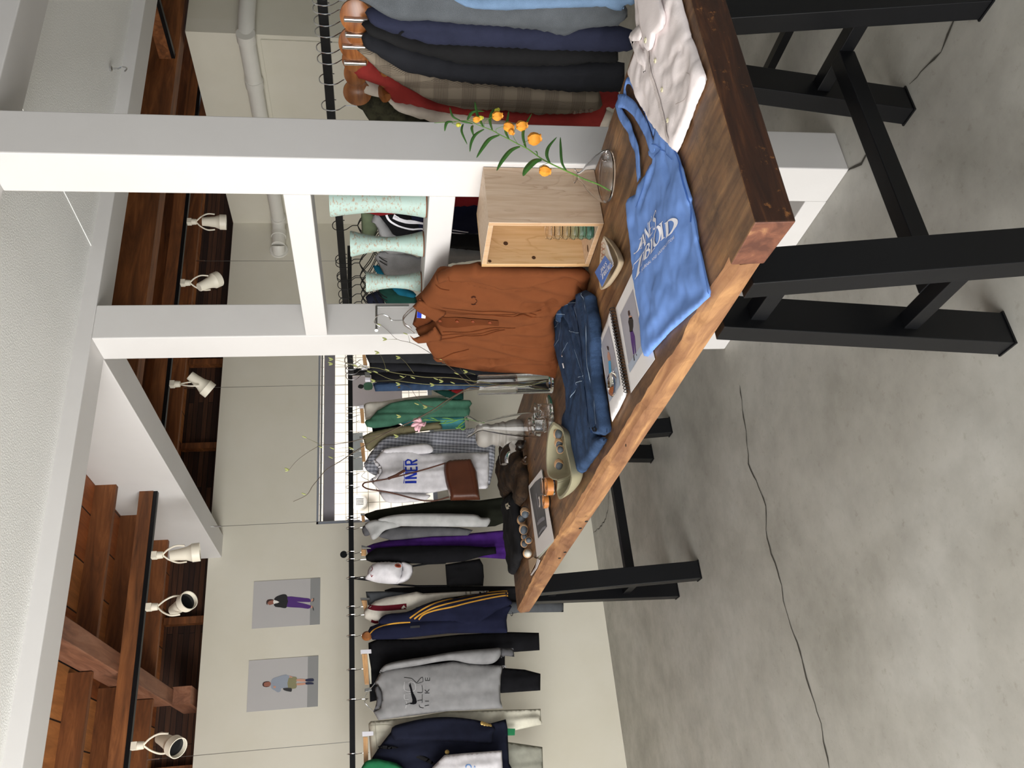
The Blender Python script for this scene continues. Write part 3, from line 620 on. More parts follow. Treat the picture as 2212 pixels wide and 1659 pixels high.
def hook(root, px, rail='B', end=.09, mat=None, lean=0):
    if rail == 'B': c = HB.pt((757, px)); c.y = 5.13; c.z = 1.65; h = Vector((0, 1, 0))
    else: c = HR.pt((740, px)); c.x = 2.32; c.z = 1.612; h = Vector((-1, 0, 0))
    pts = [(-.027, -.020), (-.029, .004), (-.018, .024), (.0, .031), (.019, .024), (.027, .0), (.022, -.026), (.006, -.045), (0, -.055), (0, -end)]
    q = spline([c+h*a+Vector((0, 0, b))+(Vector((lean*b, 0, 0)) if rail == 'B' else Vector((0, 0, 0))) for a, b in pts], 5)
    MB().tube(q, .0019, 6).build('hanger_hook', mat or M['chrome'], root, True); return q[-1]
def clip_hanger(root, plane, fr, bar, clips=(), woodm='hwood'):
    if bar: plate('hanger_bar', M[woodm], plane, [plane.img(q) for q in zf(fr, bar)], .012, -.004, root, .003)
    for c in clips: plate('hanger_clip', M['plastic'] if len(c) == 4 else M['brushed'], plane, [plane.img(q) for q in zf(fr, c[:4])], .02, -.006, root, .002)
def wires(root, top, pts, mat=None, r=.0016):
    for p in pts: MB().tube(spline([top]+p, 6), r, 6).build('hanger_arm', mat or M['chrome'], root, True)
GB = 'clothes hanging on the back rail'; GR = 'clothes hanging on the right rack'
def garment(name, cat, label, plane, fr, parts, group=GB, hk=None, rail='B', hmat=None, loc=None):
    """parts: (part name, cloth key, outline[, options])"""
    P0 = [plane.img(q) for q in zf(fr, parts[0][2])]; a = sum(p[0] for p in P0)/len(P0); z = min(p[1] for p in P0)
    t = thing(name, plane.at(a, z), label, cat, group); out = []
    for pt in parts:
        o = dict(thick=.022, fold=.008, freq=(14, 1.5), res=.014, wr=.0015); o.update(pt[3] if len(pt) > 3 else {}); f2 = o.pop('fr', fr); pl = o.pop('pl', plane)
        out.append(cloth(pt[0], CL[pt[1]], pl, [pl.img(q) for q in zf(f2, pt[2])], parent=t, **o))
    if hk is not None:
        for y in (hk if isinstance(hk, (list, tuple)) else [hk]): hook(t, y, rail, mat=hmat)
    return t, out
A = (640, 740, 5.53); B = (640, 1000, 4.424); C = (720, 1200, 4.424); D = (720, 1400, 4.424); NN = (400, 700, 3.16); E = (690, 400, 5.925); F = (680, 0, 6.144); G = (650, 0, 2.949)
def stripes(t, on, plane, fr, mat, lines, name='stripe'):
    return [decal(name, mat, plane, [band([plane.img(q) for q in zf(fr, l)], w, 4)], on, .02, .0022, t) for l, w in lines]
def buttons(t, on, plane, fr, mat, pts, r=.007):
    T = bvh(on)
    for q in pts:
        p = plane.pt(zf(fr, [q])[0]); h = T.ray_cast(p+plane.N*.4, -plane.N, .8); p = h[0] if h[0] else p
        MB().lathe([(0, .0035), (r*.6, .0035), (r, .002), (r, 0)], p, 14, plane.N).build('button', mat, t, True)
# --- left end of the back rail
p = PY(5.00)
t, o = garment('green_shirt', 'shirt', 'bright green garment at the far left end of the back rail', p, D, [('body', 'green2', [(275, 1130), (370, 1062), (480, 1070), (660, 1140), (760, 1400), (250, 1400)])], hk=1672)
p = PY(5.12)
t, o = garment('beige_trousers', 'trousers', 'pleated beige trousers clipped behind the navy blazer', p, D, [('trouser_legs', 'beige', [(335, 700), (520, 685), (760, 660), (1080, 605), (1560, 592), (1982, 580), (1985, 690), (2003, 728), (1740, 785), (1400, 800), (600, 1050), (358, 1070)], dict(sm=False, fold=.012, freq=(18, 1)))], hk=1629)
p1 = PY(5.06)
clip_hanger(t, p1, D, [(285, 850), (330, 850), (335, 1115), (292, 1110)], [[(275, 800), (383, 797), (383, 835), (277, 846)]])
stripes(t, o[0], p, D, K('#a9a595', bmp=0), [([(400, 700), (410, 880), (430, 1040)], .004), ([(345, 740), (490, 735), (560, 740)], .002)], 'seam')
p = PY(5.16)
t, o = garment('grey_trousers', 'trousers', 'pale grey trouser legs showing below the navy blazer', p, D, [('trouser_legs', 'greytrs2', [(1500, 880), (1690, 900), (1830, 920), (1998, 945), (2004, 1146), (2004, 1400), (1500, 1400)], dict(sm=False))])
p = PY(5.05)
t, o = garment('navy_blazer', 'blazer', 'navy blazer with four brass cuff buttons near the left end', p, D, [
    ('body', 'navy', [(370, 1050), (450, 930), (560, 790), (700, 730), (900, 700), (1100, 690), (1300, 705), (1500, 720), (1648, 680), (1665, 760), (1672, 950), (1680, 1100), (1705, 1146), (1720, 1400), (420, 1400), (380, 1200)], dict(sm=False)),
    ('sleeve', 'navy', [(560, 765), (700, 712), (900, 672), (1100, 662), (1300, 680), (1430, 708), (1540, 765), (1522, 830), (1500, 915), (1300, 905), (1000, 890), (700, 880), (580, 880)], dict(h0=.02, thick=.025)),
    ('lapel', 'black2', [(450, 935), (620, 950), (760, 985), (900, 1050), (980, 1130), (860, 1080), (700, 1010), (560, 975), (440, 960)], dict(h0=.022, thick=.005, back=.004))], hk=1665)
buttons(t, o[1], p, D, M['button_gold'], [(1418, 722), (1441, 732), (1466, 741), (1493, 748)], .0105); buttons(t, o[0], p, D, M['button_gold'], [(1085, 997)], .012)
decal('green_lining', CL['green2'], p, [[p.img(q) for q in zf(D, [(1655, 765), (1740, 768), (1736, 832), (1660, 834)])]], None, .02, -.01, t)
p = PY(4.94)
t, o = garment('white_bag', 'bag', 'white bag with a blue printed letter hanging over the navy blazer', p, D, [('body', 'white', [(945, 1140), (1062, 1022), (1260, 1003), (1610, 978), (1622, 1200), (1630, 1400), (900, 1400)], dict(sm=False, thick=.03, wr=.004))])
decal('printed_letter', CL['bluetext'], p, [band([p.img(q) for q in zf(D, [(1262, 1146), (1270, 1122), (1300, 1120), (1315, 1146)])], .006)], o[0], .02, .002, t)
decal('small_print', CL['bluetext'], p, [band([p.img(q) for q in zf(D, [(1340, 1146), (1346, 1130), (1352, 1146)])], .003)], o[0], .02, .002, t)
# black trousers and the grey sweatshirt
p = PY(5.12)
t, o = garment('black_trousers', 'trousers', 'black trousers clipped behind the grey sweatshirt, both legs showing below it', p, D, [('trouser_legs', 'black', [(335, -50), (420, -85), (800, -85), (1200, -130), (1660, -155), (1965, -147), (1972, 20), (1720, 38), (1640, 70), (1640, 190), (1830, 205), (1980, 245), (1978, 405), (1610, 430), (1500, 420), (500, 480), (350, 515), (345, 300)], dict(sm=False, fold=.01))], hk=1447)
clip_hanger(t, PY(5.09), D, [(272, 58), (325, 58), (342, 350), (300, 350)], [[(260, 20), (362, 15), (365, 50), (262, 58)], [(300, 392), (365, 375), (370, 410), (300, 422), 0]])
decal('lining', CL['beige'], PY(5.09), [[PY(5.09).img(q) for q in zf(D, [(325, 30), (340, 70), (360, 200), (365, 340), (352, 345), (338, 180), (322, 60)])]], None, .02, 0, t)
p = PY(5.05)
t, o = garment('grey_sweatshirt', 'sweatshirt', 'heather grey sweatshirt with big outlined letters and a black tick, facing the room', p, D, [
    ('body', 'heather', [(388, 345), (440, 245), (500, 200), (700, 180), (1000, 150), (1150, 127), (1300, 150), (1480, 160), (1652, 168), (1650, 185), (1615, 195), (1602, 260), (1595, 400), (1600, 500), (1620, 575), (1300, 592), (1100, 602), (900, 628), (700, 652), (430, 690), (382, 606), (440, 575), (462, 500), (455, 400), (425, 355)], dict(sm=False, thick=.03, fold=.006, freq=(9, 1))),
    ('sleeve', 'heather', [(440, 240), (480, 175), (560, 140), (700, 112), (900, 82), (1100, 45), (1300, 22), (1500, 8), (1590, 3), (1600, 60), (1560, 125), (1480, 158), (1300, 152), (1150, 122), (1000, 135), (800, 172), (600, 202), (500, 225)], dict(h0=.012, thick=.03)),
    ('cuff', 'heather_dark', [(1590, 3), (1718, 5), (1728, 88), (1640, 78), (1600, 100)], dict(h0=.012, thick=.012, sm=False)),
    ('collar', 'heather_dark', [(395, 392), (425, 360), (452, 400), (466, 450), (464, 510), (440, 572), (384, 610), (398, 575), (412, 520), (412, 460)], dict(h0=.014, thick=.012, back=.01))], hk=1512)
wires(t, Vector((PY(5.13).pt((781, 1511)).x, 5.12, 1.56)), [[p.pt(zf(D, [(300, 480)])[0]), p.pt(zf(D, [(330, 420)])[0]), p.pt(zf(D, [(375, 365)])[0]), p.pt(zf(D, [(392, 345)])[0])], [p.pt(zf(D, [(300, 510)])[0]), p.pt(zf(D, [(330, 555)])[0]), p.pt(zf(D, [(382, 605)])[0])]])
stripes(t, o[0], p, D, K('#1a1a1c', bmp=0), [([(675, 290), (700, 292), (745, 300), (775, 325), (795, 345)], .0028), ([(795, 345), (830, 300), (852, 290), (856, 330)], .0028), ([(856, 330), (800, 350)], .002),
    ([(845, 365), (850, 430), (800, 432)], .0028), ([(848, 448), (848, 505)], .0028), ([(690, 548), (722, 538)], .0028), ([(800, 512), (845, 505), (846, 530)], .0028), ([(820, 548), (825, 570), (855, 578), (860, 575)], .0028)], 'printed_line')
stripes(t, o[0], p, D, K('#c6c6c8', bmp=0), [([(680, 330), (682, 412), (775, 415), (778, 350), (740, 330), (715, 345)], .0022), ([(678, 450), (680, 495), (720, 497)], .0022), ([(690, 445), (770, 440)], .0022), ([(690, 510), (700, 530), (690, 580)], .002)], 'printed_line')
decal('printed_tick', CL['swoosh'], p, [[p.img(q) for q in zf(D, [(722, 368), (735, 342), (742, 370), (760, 430), (790, 490), (797, 520), (790, 540), (765, 546), (740, 543), (718, 535), (752, 528), (755, 505), (742, 450), (733, 400)])]], o[0], .01, .0025, t)
def strokes2(T, plane, fr, glyph, w, mat, on, name='printed_letter'):
    for l in glyph: decal(name, mat, plane, [band([plane.img(q) for q in zf(fr, l)], w, 1)], on, .02, .0022, T)
SK = K('#2a2a2c', bmp=0)
for gl in ([[(878, 322), (878, 292)], [(898, 312), (898, 292)], [(918, 320), (918, 292)], [(878, 320), (918, 320)]], [[(872, 438), (916, 438)], [(872, 408), (896, 432)], [(892, 430), (916, 404)]], [[(875, 515), (912, 515)]], [[(872, 560), (912, 552)]]):
    strokes2(t, p, D, gl, .0032, SK, o[0])
# track jacket, raglan, grey trousers
p = PY(5.13)
t, o = garment('black_slacks', 'trousers', 'long black slacks hanging behind the white raglan shirt', PY(5.17), C, [('trouser_legs', 'black2', [(490, 330), (560, 308), (1000, 290), (1400, 292), (2200, 296), (2200, 480), (1728, 460), (1400, 420), (800, 420), (500, 400)], dict(sm=False))])
t, o = garment('charcoal_trousers', 'trousers', 'charcoal grey trousers on a pale clip hanger, seen past the raglan shirt', PY(5.14), C, [('trouser_legs', 'greytrs', [(310, 345), (480, 342), (650, 350), (1500, 440), (2200, 440), (2200, 540), (1765, 545), (1700, 560), (800, 500), (330, 475)], dict(sm=False))], hk=1312)
clip_hanger(t, PY(5.12), C, [(268, 430), (320, 430), (325, 500), (300, 545)], [[(260, 408), (348, 410), (350, 428), (262, 430), 0]])
p = PY(5.10)
t, o = garment('raglan_shirt', 'shirt', 'cream shirt with a dark red band along the shoulder, beside the navy track jacket', p, C, [('body', 'cream', [(290, 540), (305, 515), (335, 490), (400, 435), (500, 402), (650, 375), (795, 345), (860, 362), (1200, 345), (1485, 338), (1480, 350), (1050, 410), (850, 480), (560, 560), (440, 640), (380, 640), (300, 600)], dict(sm=False))], hk=1330)
stripes(t, o[0], p, C, CL['maroon'], [([(338, 490), (380, 508), (450, 515), (560, 508), (700, 492)], .030), ([(362, 628), (400, 640), (430, 638)], .014)], 'colour_band')
p = PY(5.05)
t, o = garment('track_jacket', 'jacket', 'navy track jacket with three gold sleeve stripes on a wooden hanger', p, C, [
    ('body', 'navyjk', [(325, 735), (352, 680), (430, 650), (520, 590), (700, 560), (900, 520), (1180, 500), (1500, 480), (1690, 470), (1705, 490), (1665, 560), (1655, 620), (1665, 720), (1660, 740), (1500, 742), (1100, 745), (600, 800), (375, 805)], dict(sm=False, thick=.025)),
    ('sleeve', 'navyjk', [(430, 650), (500, 570), (700, 545), (850, 482), (1000, 432), (1180, 412), (1350, 380), (1500, 352), (1660, 340), (1667, 405), (1705, 470), (1550, 540), (1375, 680), (1100, 650), (800, 640), (560, 660)], dict(h0=.02, thick=.03, fold=.01))], hk=1374)
stripes(t, [o[0], o[1]], p, C, CL['gold'], [([(730, 612), (775, 580), (850, 530), (1000, 462), (1200, 408), (1450, 366), (1658, 350)], .0085), ([(772, 618), (830, 578), (930, 528), (1080, 482), (1300, 430), (1480, 395), (1662, 373)], .0085), ([(815, 624), (860, 580), (960, 545), (1130, 512), (1300, 468), (1500, 425), (1665, 397)], .0085), ([(350, 752), (400, 708), (480, 675), (600, 655), (735, 646)], .007)])
decal('chest_logo', K('#3a3a3c', bmp=0), p, [band([p.img(q) for q in zf(C, [(735, 695), (825, 688)])], .012, 1)], o[0], .02, .002, t)
q = p.pt(zf(C, [(322, 768)])[0]); MB().lathe([(0, -.012), (.018, -.012), (.028, 0), (.018, .012), (0, .012)], q, 20, (0, -1, 0), 1, 1.1).build('hanger_end', M['hbrown'], t, True)
MB().tube(spline([Vector((1480, 1460, 0))*0+p.pt(zf(C, [(1690, 540)])[0], .01), p.pt(zf(C, [(1712, 552)])[0], .01), p.pt(zf(C, [(1705, 580)])[0], .01), p.pt(zf(C, [(1692, 570)])[0], .01)]), .0022, 6).build('drawcord', M['black_wire'], t, True)
# cap and black tote
p = PY(5.08)
t = thing('baseball_cap', p.pt(zf(C, [(500, 170)])[0]), 'white cap with an orange-red emblem hanging from the back rail', 'cap')
cr = cloth('crown', CL['white'], p, [p.img(q) for q in zf(C, [(300, 220), (325, 180), (335, 130), (380, 80), (440, 64), (520, 62), (600, 68), (660, 75), (665, 160), (640, 262), (560, 272), (430, 262), (350, 240)])], .07, .03, .004, (20, 20), .012, parent=t, wr=.003)
br = cloth('brim', CL['white'], p, [p.img(q) for q in zf(C, [(645, 68), (700, 72), (745, 92), (762, 130), (755, 185), (720, 235), (660, 265), (600, 270), (640, 200), (655, 130)])], .03, .0, .0, (9, 9), .012, parent=t, h0=.012)
decal('emblem', K('#b05234', bmp=0), p, [disc(p.img(zf(C, [(617, 122)])[0]), .0135, 16, .020)], [cr, br], .02, .002, t); decal('emblem_centre', K('#5b2a20', bmp=0), p, [disc(p.img(zf(C, [(617, 122)])[0]), .0075, 14, .013)], [cr, br], .02, .003, t)
stripes(t, cr, p, C, CL['redbright'], [([(358, 175), (375, 160), (370, 130)], .004), ([(360, 205), (366, 222), (380, 212)], .004)], 'stitched_mark')
hook(t, 1249, end=.10); MB().tube([p.pt(zf(C, [(288, 210)])[0]), p.pt(zf(C, [(330, 225)])[0])], .004, 6).build('cap_strap', M['black_wire'], t)
p = PY(5.16)
t, o = garment('black_tote', 'bag', 'black cloth tote bag hanging low behind the white cap', p, C, [('body', 'black2', [(1070, 85), (1250, 55), (1400, 30), (1432, 90), (1440, 200), (1432, 292), (1085, 292)], dict(sm=False, thick=.03))])
MB().tube([p.pt(q) for q in zf(C, [(1075, 70), (900, 78), (740, 105), (400, 200), (180, 218)])], .006, 6).build('handle', CL['black2'], t, True)
MB().tube([p.pt(q) for q in zf(C, [(1085, 290), (800, 292), (640, 280), (400, 240), (180, 218)])], .006, 6).build('handle', CL['black2'], t, True)
# purple and black pair
p = PY(5.12)
t, o = garment('purple_trousers', 'trousers', 'bright purple trousers clipped to the back rail', p, B, [('trouser_legs', 'purple', [(665, 800), (740, 770), (900, 732), (1200, 700), (1500, 690), (1700, 670), (1990, 645), (2150, 640), (2150, 930), (1800, 905), (1500, 900), (690, 890)], dict(sm=False, fold=.016, freq=(22, 1.5)))], hk=1194)
clip_hanger(t, PY(5.10), B, [(622, 828), (668, 828), (668, 888), (620, 888)], [[(624, 790), (715, 818), (715, 825), (624, 822), 0]])
t, o = garment('long_sleeve_shirt', 'shirt', 'long black top hanging in front of the purple trousers', PY(5.07), B, [('body', 'black', [(662, 890), (690, 860), (760, 815), (1000, 795), (1200, 790), (1600, 790), (1800, 805), (1905, 800), (1912, 868), (1790, 888), (1600, 942), (1300, 966), (900, 955), (720, 950), (670, 930)], dict(sm=False))], hk=1210)
# grey sweatshirts and olive trousers
t, o = garment('olive_trousers', 'trousers', 'very dark olive trousers behind the pale grey sweatshirt', PY(5.14), B, [('trouser_legs', 'olive', [(640, 495), (760, 452), (1000, 412), (1300, 370), (1450, 352), (1750, 358), (1985, 325), (2080, 320), (2090, 570), (2005, 562), (1900, 605), (1760, 615), (1000, 600), (710, 560)], dict(sm=False, fold=.012))], hk=1118)
clip_hanger(t, PY(5.12), B, [(622, 505), (652, 505), (658, 562), (628, 565)], [[(615, 490), (655, 490), (655, 503), (615, 503), 0]])
p = PY(5.09)
t, o = garment('dark_grey_tshirt', 'shirt', 'dark grey t-shirt body between the pale sweatshirt and the purple trousers', p, B, [('body', 'heather_dark', [(780, 690), (900, 610), (1200, 600), (1560, 615), (1690, 640), (1640, 692), (1300, 702), (1000, 732), (900, 738), (800, 712)], dict(sm=False)), ('neck', 'heather_dark', [(628, 640), (645, 600), (700, 600), (740, 660), (690, 695), (650, 695)], {})], hk=1141)
p = PY(5.055)
t, o = garment('pale_grey_sweatshirt', 'sweatshirt', 'pale heather grey sweatshirt sleeve-on beside the dark olive trousers', p, B, [
    ('sleeve', 'light_grey', [(760, 560), (830, 520), (1000, 490), (1300, 483), (1690, 490), (1765, 522), (1855, 530), (1830, 602), (1760, 612), (1400, 608), (1000, 602), (860, 575)], dict(thick=.03, fold=.006)),
    ('body', 'light_grey', [(655, 600), (670, 570), (760, 540), (960, 560), (1000, 602), (850, 640), (785, 705), (745, 732), (715, 720), (690, 650)], dict(h0=-.004, thick=.025))], hk=1125)
# the lettered tee, brown bag, checked shirt
p = PY(5.05)
t, o = garment('lettered_tshirt', 'shirt', 'white long t-shirt with blue block letters facing the room', p, NN, [
    ('body', 'white', [(1285, 935), (1340, 872), (1420, 852), (1560, 842), (1600, 888), (1800, 880), (2072, 876), (2075, 1000), (2066, 1125), (1800, 1130), (1640, 1160), (1340, 1150), (1270, 1080), (1305, 1060), (1340, 1012), (1340, 985), (1312, 950)], dict(sm=False, thick=.03)),
    ('sleeve', 'white', [(1340, 872), (1400, 850), (1560, 828), (1640, 822), (1690, 845), (1685, 880), (1620, 892), (1450, 897), (1380, 902)], dict(h0=.014, thick=.02)),
    ('sleeve', 'white', [(1300, 1105), (1340, 1145), (1640, 1160), (1665, 1185), (1600, 1212), (1400, 1222), (1345, 1185)], dict(h0=.0, thick=.02)),
    ('collar', 'white', [(1285, 935), (1308, 950), (1338, 985), (1342, 1015), (1305, 1062), (1272, 1078), (1262, 1068), (1298, 1045), (1318, 1012), (1318, 990), (1296, 962)], dict(h0=.015, thick=.008, back=.006))], hk=1023)
wires(t, Vector((PY(5.13).pt((781, 1022)).x, 5.12, 1.56)), [[p.pt(zf(NN, [(1210, 985)])[0]), p.pt(zf(NN, [(1245, 955)])[0]), p.pt(zf(NN, [(1290, 930)])[0])], [p.pt(zf(NN, [(1205, 1040)])[0]), p.pt(zf(NN, [(1250, 1065)])[0]), p.pt(zf(NN, [(1285, 1090)])[0])]])
for gl, w in (([[(1500, 1092), (1578, 1090)]], .0150), ([[(1500, 1068), (1580, 1064)], [(1502, 1066), (1580, 1036)], [(1500, 1034), (1581, 1030)]], .0120), ([[(1502, 1018), (1583, 1012)]], .0120), ([[(1506, 1016), (1504, 988)], [(1542, 1014), (1540, 990)], [(1580, 1012), (1579, 984)]], .0115), ([[(1502, 974), (1584, 968)], [(1506, 974), (1504, 950), (1520, 938), (1540, 942), (1545, 970)], [(1548, 956), (1584, 936)]], .0115)):
    strokes2(t, p, NN, gl, w, CL['blueprint'], o[0])
strokes2(t, p, NN, [[(1491, 1100), (1496, 1065), (1490, 1020)], [(1491, 1005), (1492, 945)]], .004, CL['blueprint'], o[0], 'printed_line')
p = PY(4.97)
t = thing('leather_bag', p.pt(zf(NN, [(1995, 1080)])[0]), 'brown leather shoulder bag hanging over the white lettered t-shirt', 'bag')
cloth('bag_body', M['leather'], p, [p.img(q) for q in zf(NN, [(1768, 952), (1800, 932), (1950, 922), (1990, 1010), (2014, 1200), (1812, 1205), (1778, 1080), (1765, 1000)])], .04, .03, .002, (9, 9), .012, parent=t, sm=False, R=.03)
bf = decal('flap_seam', plain('dark_seam', '#4a1d0c', .5), p, [band([p.img(q) for q in zf(NN, [(1790, 960), (1792, 1060), (1822, 1190)])], .003), band([p.img(q) for q in zf(NN, [(1925, 945), (1950, 1060), (1975, 1190)])], .003)], [c for c in t.children][:1], .02, .002, t)
MB().tube(spline([p.pt(q) for q in zf(NN, [(1800, 1180), (1650, 1208), (1400, 1150), (1260, 1128), (1220, 1112), (1212, 1100), (1225, 1084), (1270, 1075), (1400, 1052), (1600, 1002), (1780, 948)])], 5), .005, 8).build('strap', M['leather'], t, True)
mb = MB(); mb.tube([p.pt(q, .006) for q in zf(NN, [(1385, 1058), (1440, 1035), (1500, 1000)])], .009, 8); mb.build('strap_pad', M['leather'], t, True)
hook(t, 1052)
t, o = garment('checked_shirt', 'shirt', 'navy and white checked shirt beside the white lettered t-shirt', PY(5.11), NN, [('body', 'plaid', [(1225, 950), (1262, 880), (1330, 800), (1385, 765), (1600, 740), (1900, 715), (2000, 740), (2092, 765), (2118, 800), (2112, 950), (2078, 1105), (1980, 1010), (1400, 1000), (1300, 1035), (1240, 990)], dict(sm=False, thick=.03, fold=.012)),
    ('collar', 'plaid', [(1225, 945), (1300, 960), (1312, 1030), (1300, 1040), (1235, 1000)], dict(h0=.01, thick=.02))], hk=[975, 988])
clip_hanger(t, PY(5.08), A, [(762, 1200), (812, 1200), (828, 1420), (790, 1425)], [[(755, 1130), (800, 1128), (802, 1155), (758, 1160), 0]])
t, o = garment('beige_jacket', 'jacket', 'beige khaki jacket between the green jacket and the checked shirt', PY(5.14), NN, [('body', 'khaki', [(1212, 765), (1262, 740), (1400, 708), (1560, 688), (1740, 666), (1757, 716), (1600, 735), (1400, 775), (1335, 810), (1262, 870), (1232, 850)], dict(sm=False))], hk=935)
t, o = garment('black_jacket', 'jacket', 'black jacket squeezed between the green and the beige jackets', PY(5.17), NN, [('body', 'black', [(1275, 700), (1300, 672), (1350, 664), (1420, 670), (1500, 700), (1600, 760), (1300, 790), (1280, 740)], dict(sm=False))])
t, o = garment('cyan_shirt', 'shirt', 'shiny cyan shirt edge showing below the green jacket', PY(5.19), NN, [('body', 'cyan', [(1420, 640), (1620, 632), (1905, 628), (1912, 712), (1760, 720), (1500, 700)], dict(sm=False))])
t, o = garment('green_jacket', 'jacket', 'mid green jacket hanging in front of the window', PY(5.13), NN, [('body', 'green', [(1225, 672), (1235, 655), (1260, 650), (1312, 590), (1400, 542), (1500, 520), (1700, 503), (1800, 510), (1945, 520), (1958, 545), (1940, 568), (1946, 590), (1935, 632), (1700, 636), (1550, 655), (1400, 700), (1290, 712), (1240, 702)], dict(sm=False, thick=.03, fold=.014, freq=(22, 1.2)))], hk=[883, 897, 910])
clip_hanger(t, PY(5.10), A, [(760, 795), (805, 795), (812, 880), (812, 965), (775, 965)], [[(752, 762), (808, 755), (808, 785), (755, 790)]])
t, o = garment('pale_shirt', 'shirt', 'pale grey shirt directly right of the green jacket', PY(5.17), NN, [('body', 'cream', [(1218, 545), (1260, 533), (1340, 530), (1500, 503), (1600, 490), (1770, 480), (1792, 500), (1700, 520), (1500, 540), (1340, 640), (1230, 655)], dict(sm=False))])
t, o = garment('dark_green_jacket', 'jacket', 'small dark green and red garment edge beside the glass vase top', PY(5.10), NN, [('body', 'dkgreen', [(1690, 455), (1760, 450), (1900, 455), (1900, 515), (1850, 520), (1760, 490)], dict(sm=False)), ('red_panel', 'redbright', [(1780, 452), (1900, 448), (1893, 482), (1845, 484)], dict(h0=.02, thick=.006, sm=False))])
# trousers on the far end of the right rack
GT = 'trousers at the far end of the right rack'
t, o = garment('blue_jeans', 'jeans', 'blue jeans hanging edge-on beside the black trousers', PY(4.14), NN, [('trouser_legs', 'denim', [(1280, 405), (1340, 392), (1500, 395), (2000, 395), (2300, 400), (2300, 430), (2010, 441), (1700, 452), (1500, 456), (1298, 460)], dict(sm=False, thick=.02))], GT, 812, 'R')
stripes(t, o[0], PY(4.14), NN, K('#1d2c48', bmp=0), [([(1300, 425), (1380, 422), (1385, 400)], .004), ([(1480, 430), (1700, 425), (2000, 422)], .0035)], 'seam'); buttons(t, o[0], PY(4.14), NN, M['button_gold'], [(1460, 441)], .008)
t, o = garment('black_slim_trousers', 'trousers', 'black trousers next to the blue jeans behind the branches', PY(4.05), NN, [('trouser_legs', 'black', [(1262, 300), (1500, 318), (2000, 330), (2400, 340), (2400, 420), (1990, 405), (1340, 400), (1275, 395)], dict(sm=False))], GT, 800, 'R')
t, o = garment('inky_trousers', 'trousers', 'blue-black trousers beside the dark grey pair, behind the branches', PY(3.9), NN, [('trouser_legs', 'suitchar', [(1255, 255), (1500, 262), (1900, 285), (2500, 290), (2500, 380), (1900, 345), (1500, 320), (1265, 330)], dict(sm=False, fold=.014))], GT, 790, 'R')
t, o = garment('grey_black_trousers', 'trousers', 'dark grey trousers right against the far white post', PY(3.75), NN, [('trouser_legs', 'charcoal', [(1222, 160), (1600, 165), (2400, 180), (2500, 310), (1900, 285), (1600, 268), (1255, 262), (1232, 215)], dict(sm=False, fold=.016, freq=(24, 1)))], GT, 778, 'R')
clip_hanger(t, PY(4.0), A, [(790, 150), (825, 150), (850, 270), (800, 270)], [[(780, 295), (850, 295), (850, 325), (780, 320)], [(815, 365), (880, 370), (885, 410), (820, 405), 0], [(820, 430), (885, 435), (885, 465), (822, 465)]])

# --- on the rack between the two posts (seen from their side, in the plane of their sleeves)
px_ = PX(2.14)
t, o = garment('green_knit', 'sweater', 'olive green knitted garment at the back, seen above the mint vases', PX(2.26), E, [('body', 'greenknit', [(530, 320), (690, 330), (760, 520), (700, 700), (545, 680)], dict(sm=False))], GR)
t, o = garment('red_jacket', 'jacket', 'red garment seen on both sides of the white shelf rail beside the near post', PX(2.09), E, [('sleeve', 'redbright', [(545, 325), (700, 220), (1000, 120), (2100, 60), (2100, 248), (1400, 300), (770, 372), (640, 350)], dict(sm=False))], GR, 425, 'R', M['black_wire'])
t, o = garment('striped_track_top', 'jacket', 'black track top with white stripes between the tallest and the middle mint vase', PX(2.115), E, [('sleeve', 'navyjk', [(1200, 330), (1500, 250), (2100, 240), (2120, 605), (1700, 605), (1290, 640), (1000, 560), (1000, 400)], dict(sm=False)), ('body', 'black', [(745, 345), (900, 330), (1150, 340), (1290, 440), (1290, 640), (1080, 672), (940, 605), (860, 485)], dict(sm=False, h0=.01))], GR, 455, 'R', M['black_wire'])
stripes(t, o, PX(2.115), E, CL['printwhite'], [([(852, 338), (920, 402), (1100, 462), (1300, 500), (1500, 520)], .009), ([(945, 350), (1020, 375), (1150, 400), (1400, 440)], .015), ([(1650, 545), (1800, 570), (2030, 592)], .010), ([(1700, 515), (1900, 545)], .006)])
t, o = garment('black_sweater', 'sweater', 'black garment below the shelf rail, left of the navy striped top', PX(2.13), E, [('sleeve', 'black2', [(1290, 640), (1700, 600), (2120, 590), (2140, 860), (1690, 815), (1290, 780)], dict(sm=False))], GR, 600, 'R', M['black_wire'])
t, o = garment('grey_tshirt', 'shirt', 'plain grey t-shirt left of the striped track top, behind the middle mint vase', PX(2.135), E, [('body', 'heather', [(665, 470), (690, 400), (720, 368), (795, 385), (860, 480), (940, 600), (1080, 668), (1290, 700), (1290, 880), (860, 875), (740, 712), (765, 640), (745, 560), (705, 485)], dict(sm=False))], GR, 560, 'R', M['black_wire'])
t, o = garment('grey_hoodie', 'sweatshirt', 'heather grey sweatshirt between the middle and shortest mint vase', PX(2.15), E, [('sleeve', 'heather', [(700, 930), (760, 880), (860, 868), (1000, 890), (1300, 940), (1680, 810), (2080, 850), (2085, 960), (1660, 1000), (1300, 1140), (1000, 1200), (880, 1212), (830, 1150), (780, 1045)], dict(sm=False, fold=.014))], GR, 660, 'R', M['black_wire'])
t, o = garment('teal_shirt', 'shirt', 'teal blue shirt edge under the grey sweatshirt collar', PX(2.18), E, [('sleeve', 'teal', [(685, 1030), (705, 1025), (790, 1060), (900, 1210), (1240, 1400), (1230, 1430), (1000, 1370), (800, 1195), (705, 1085)], dict(sm=False))], GR, 690, 'R', M['black_wire'])
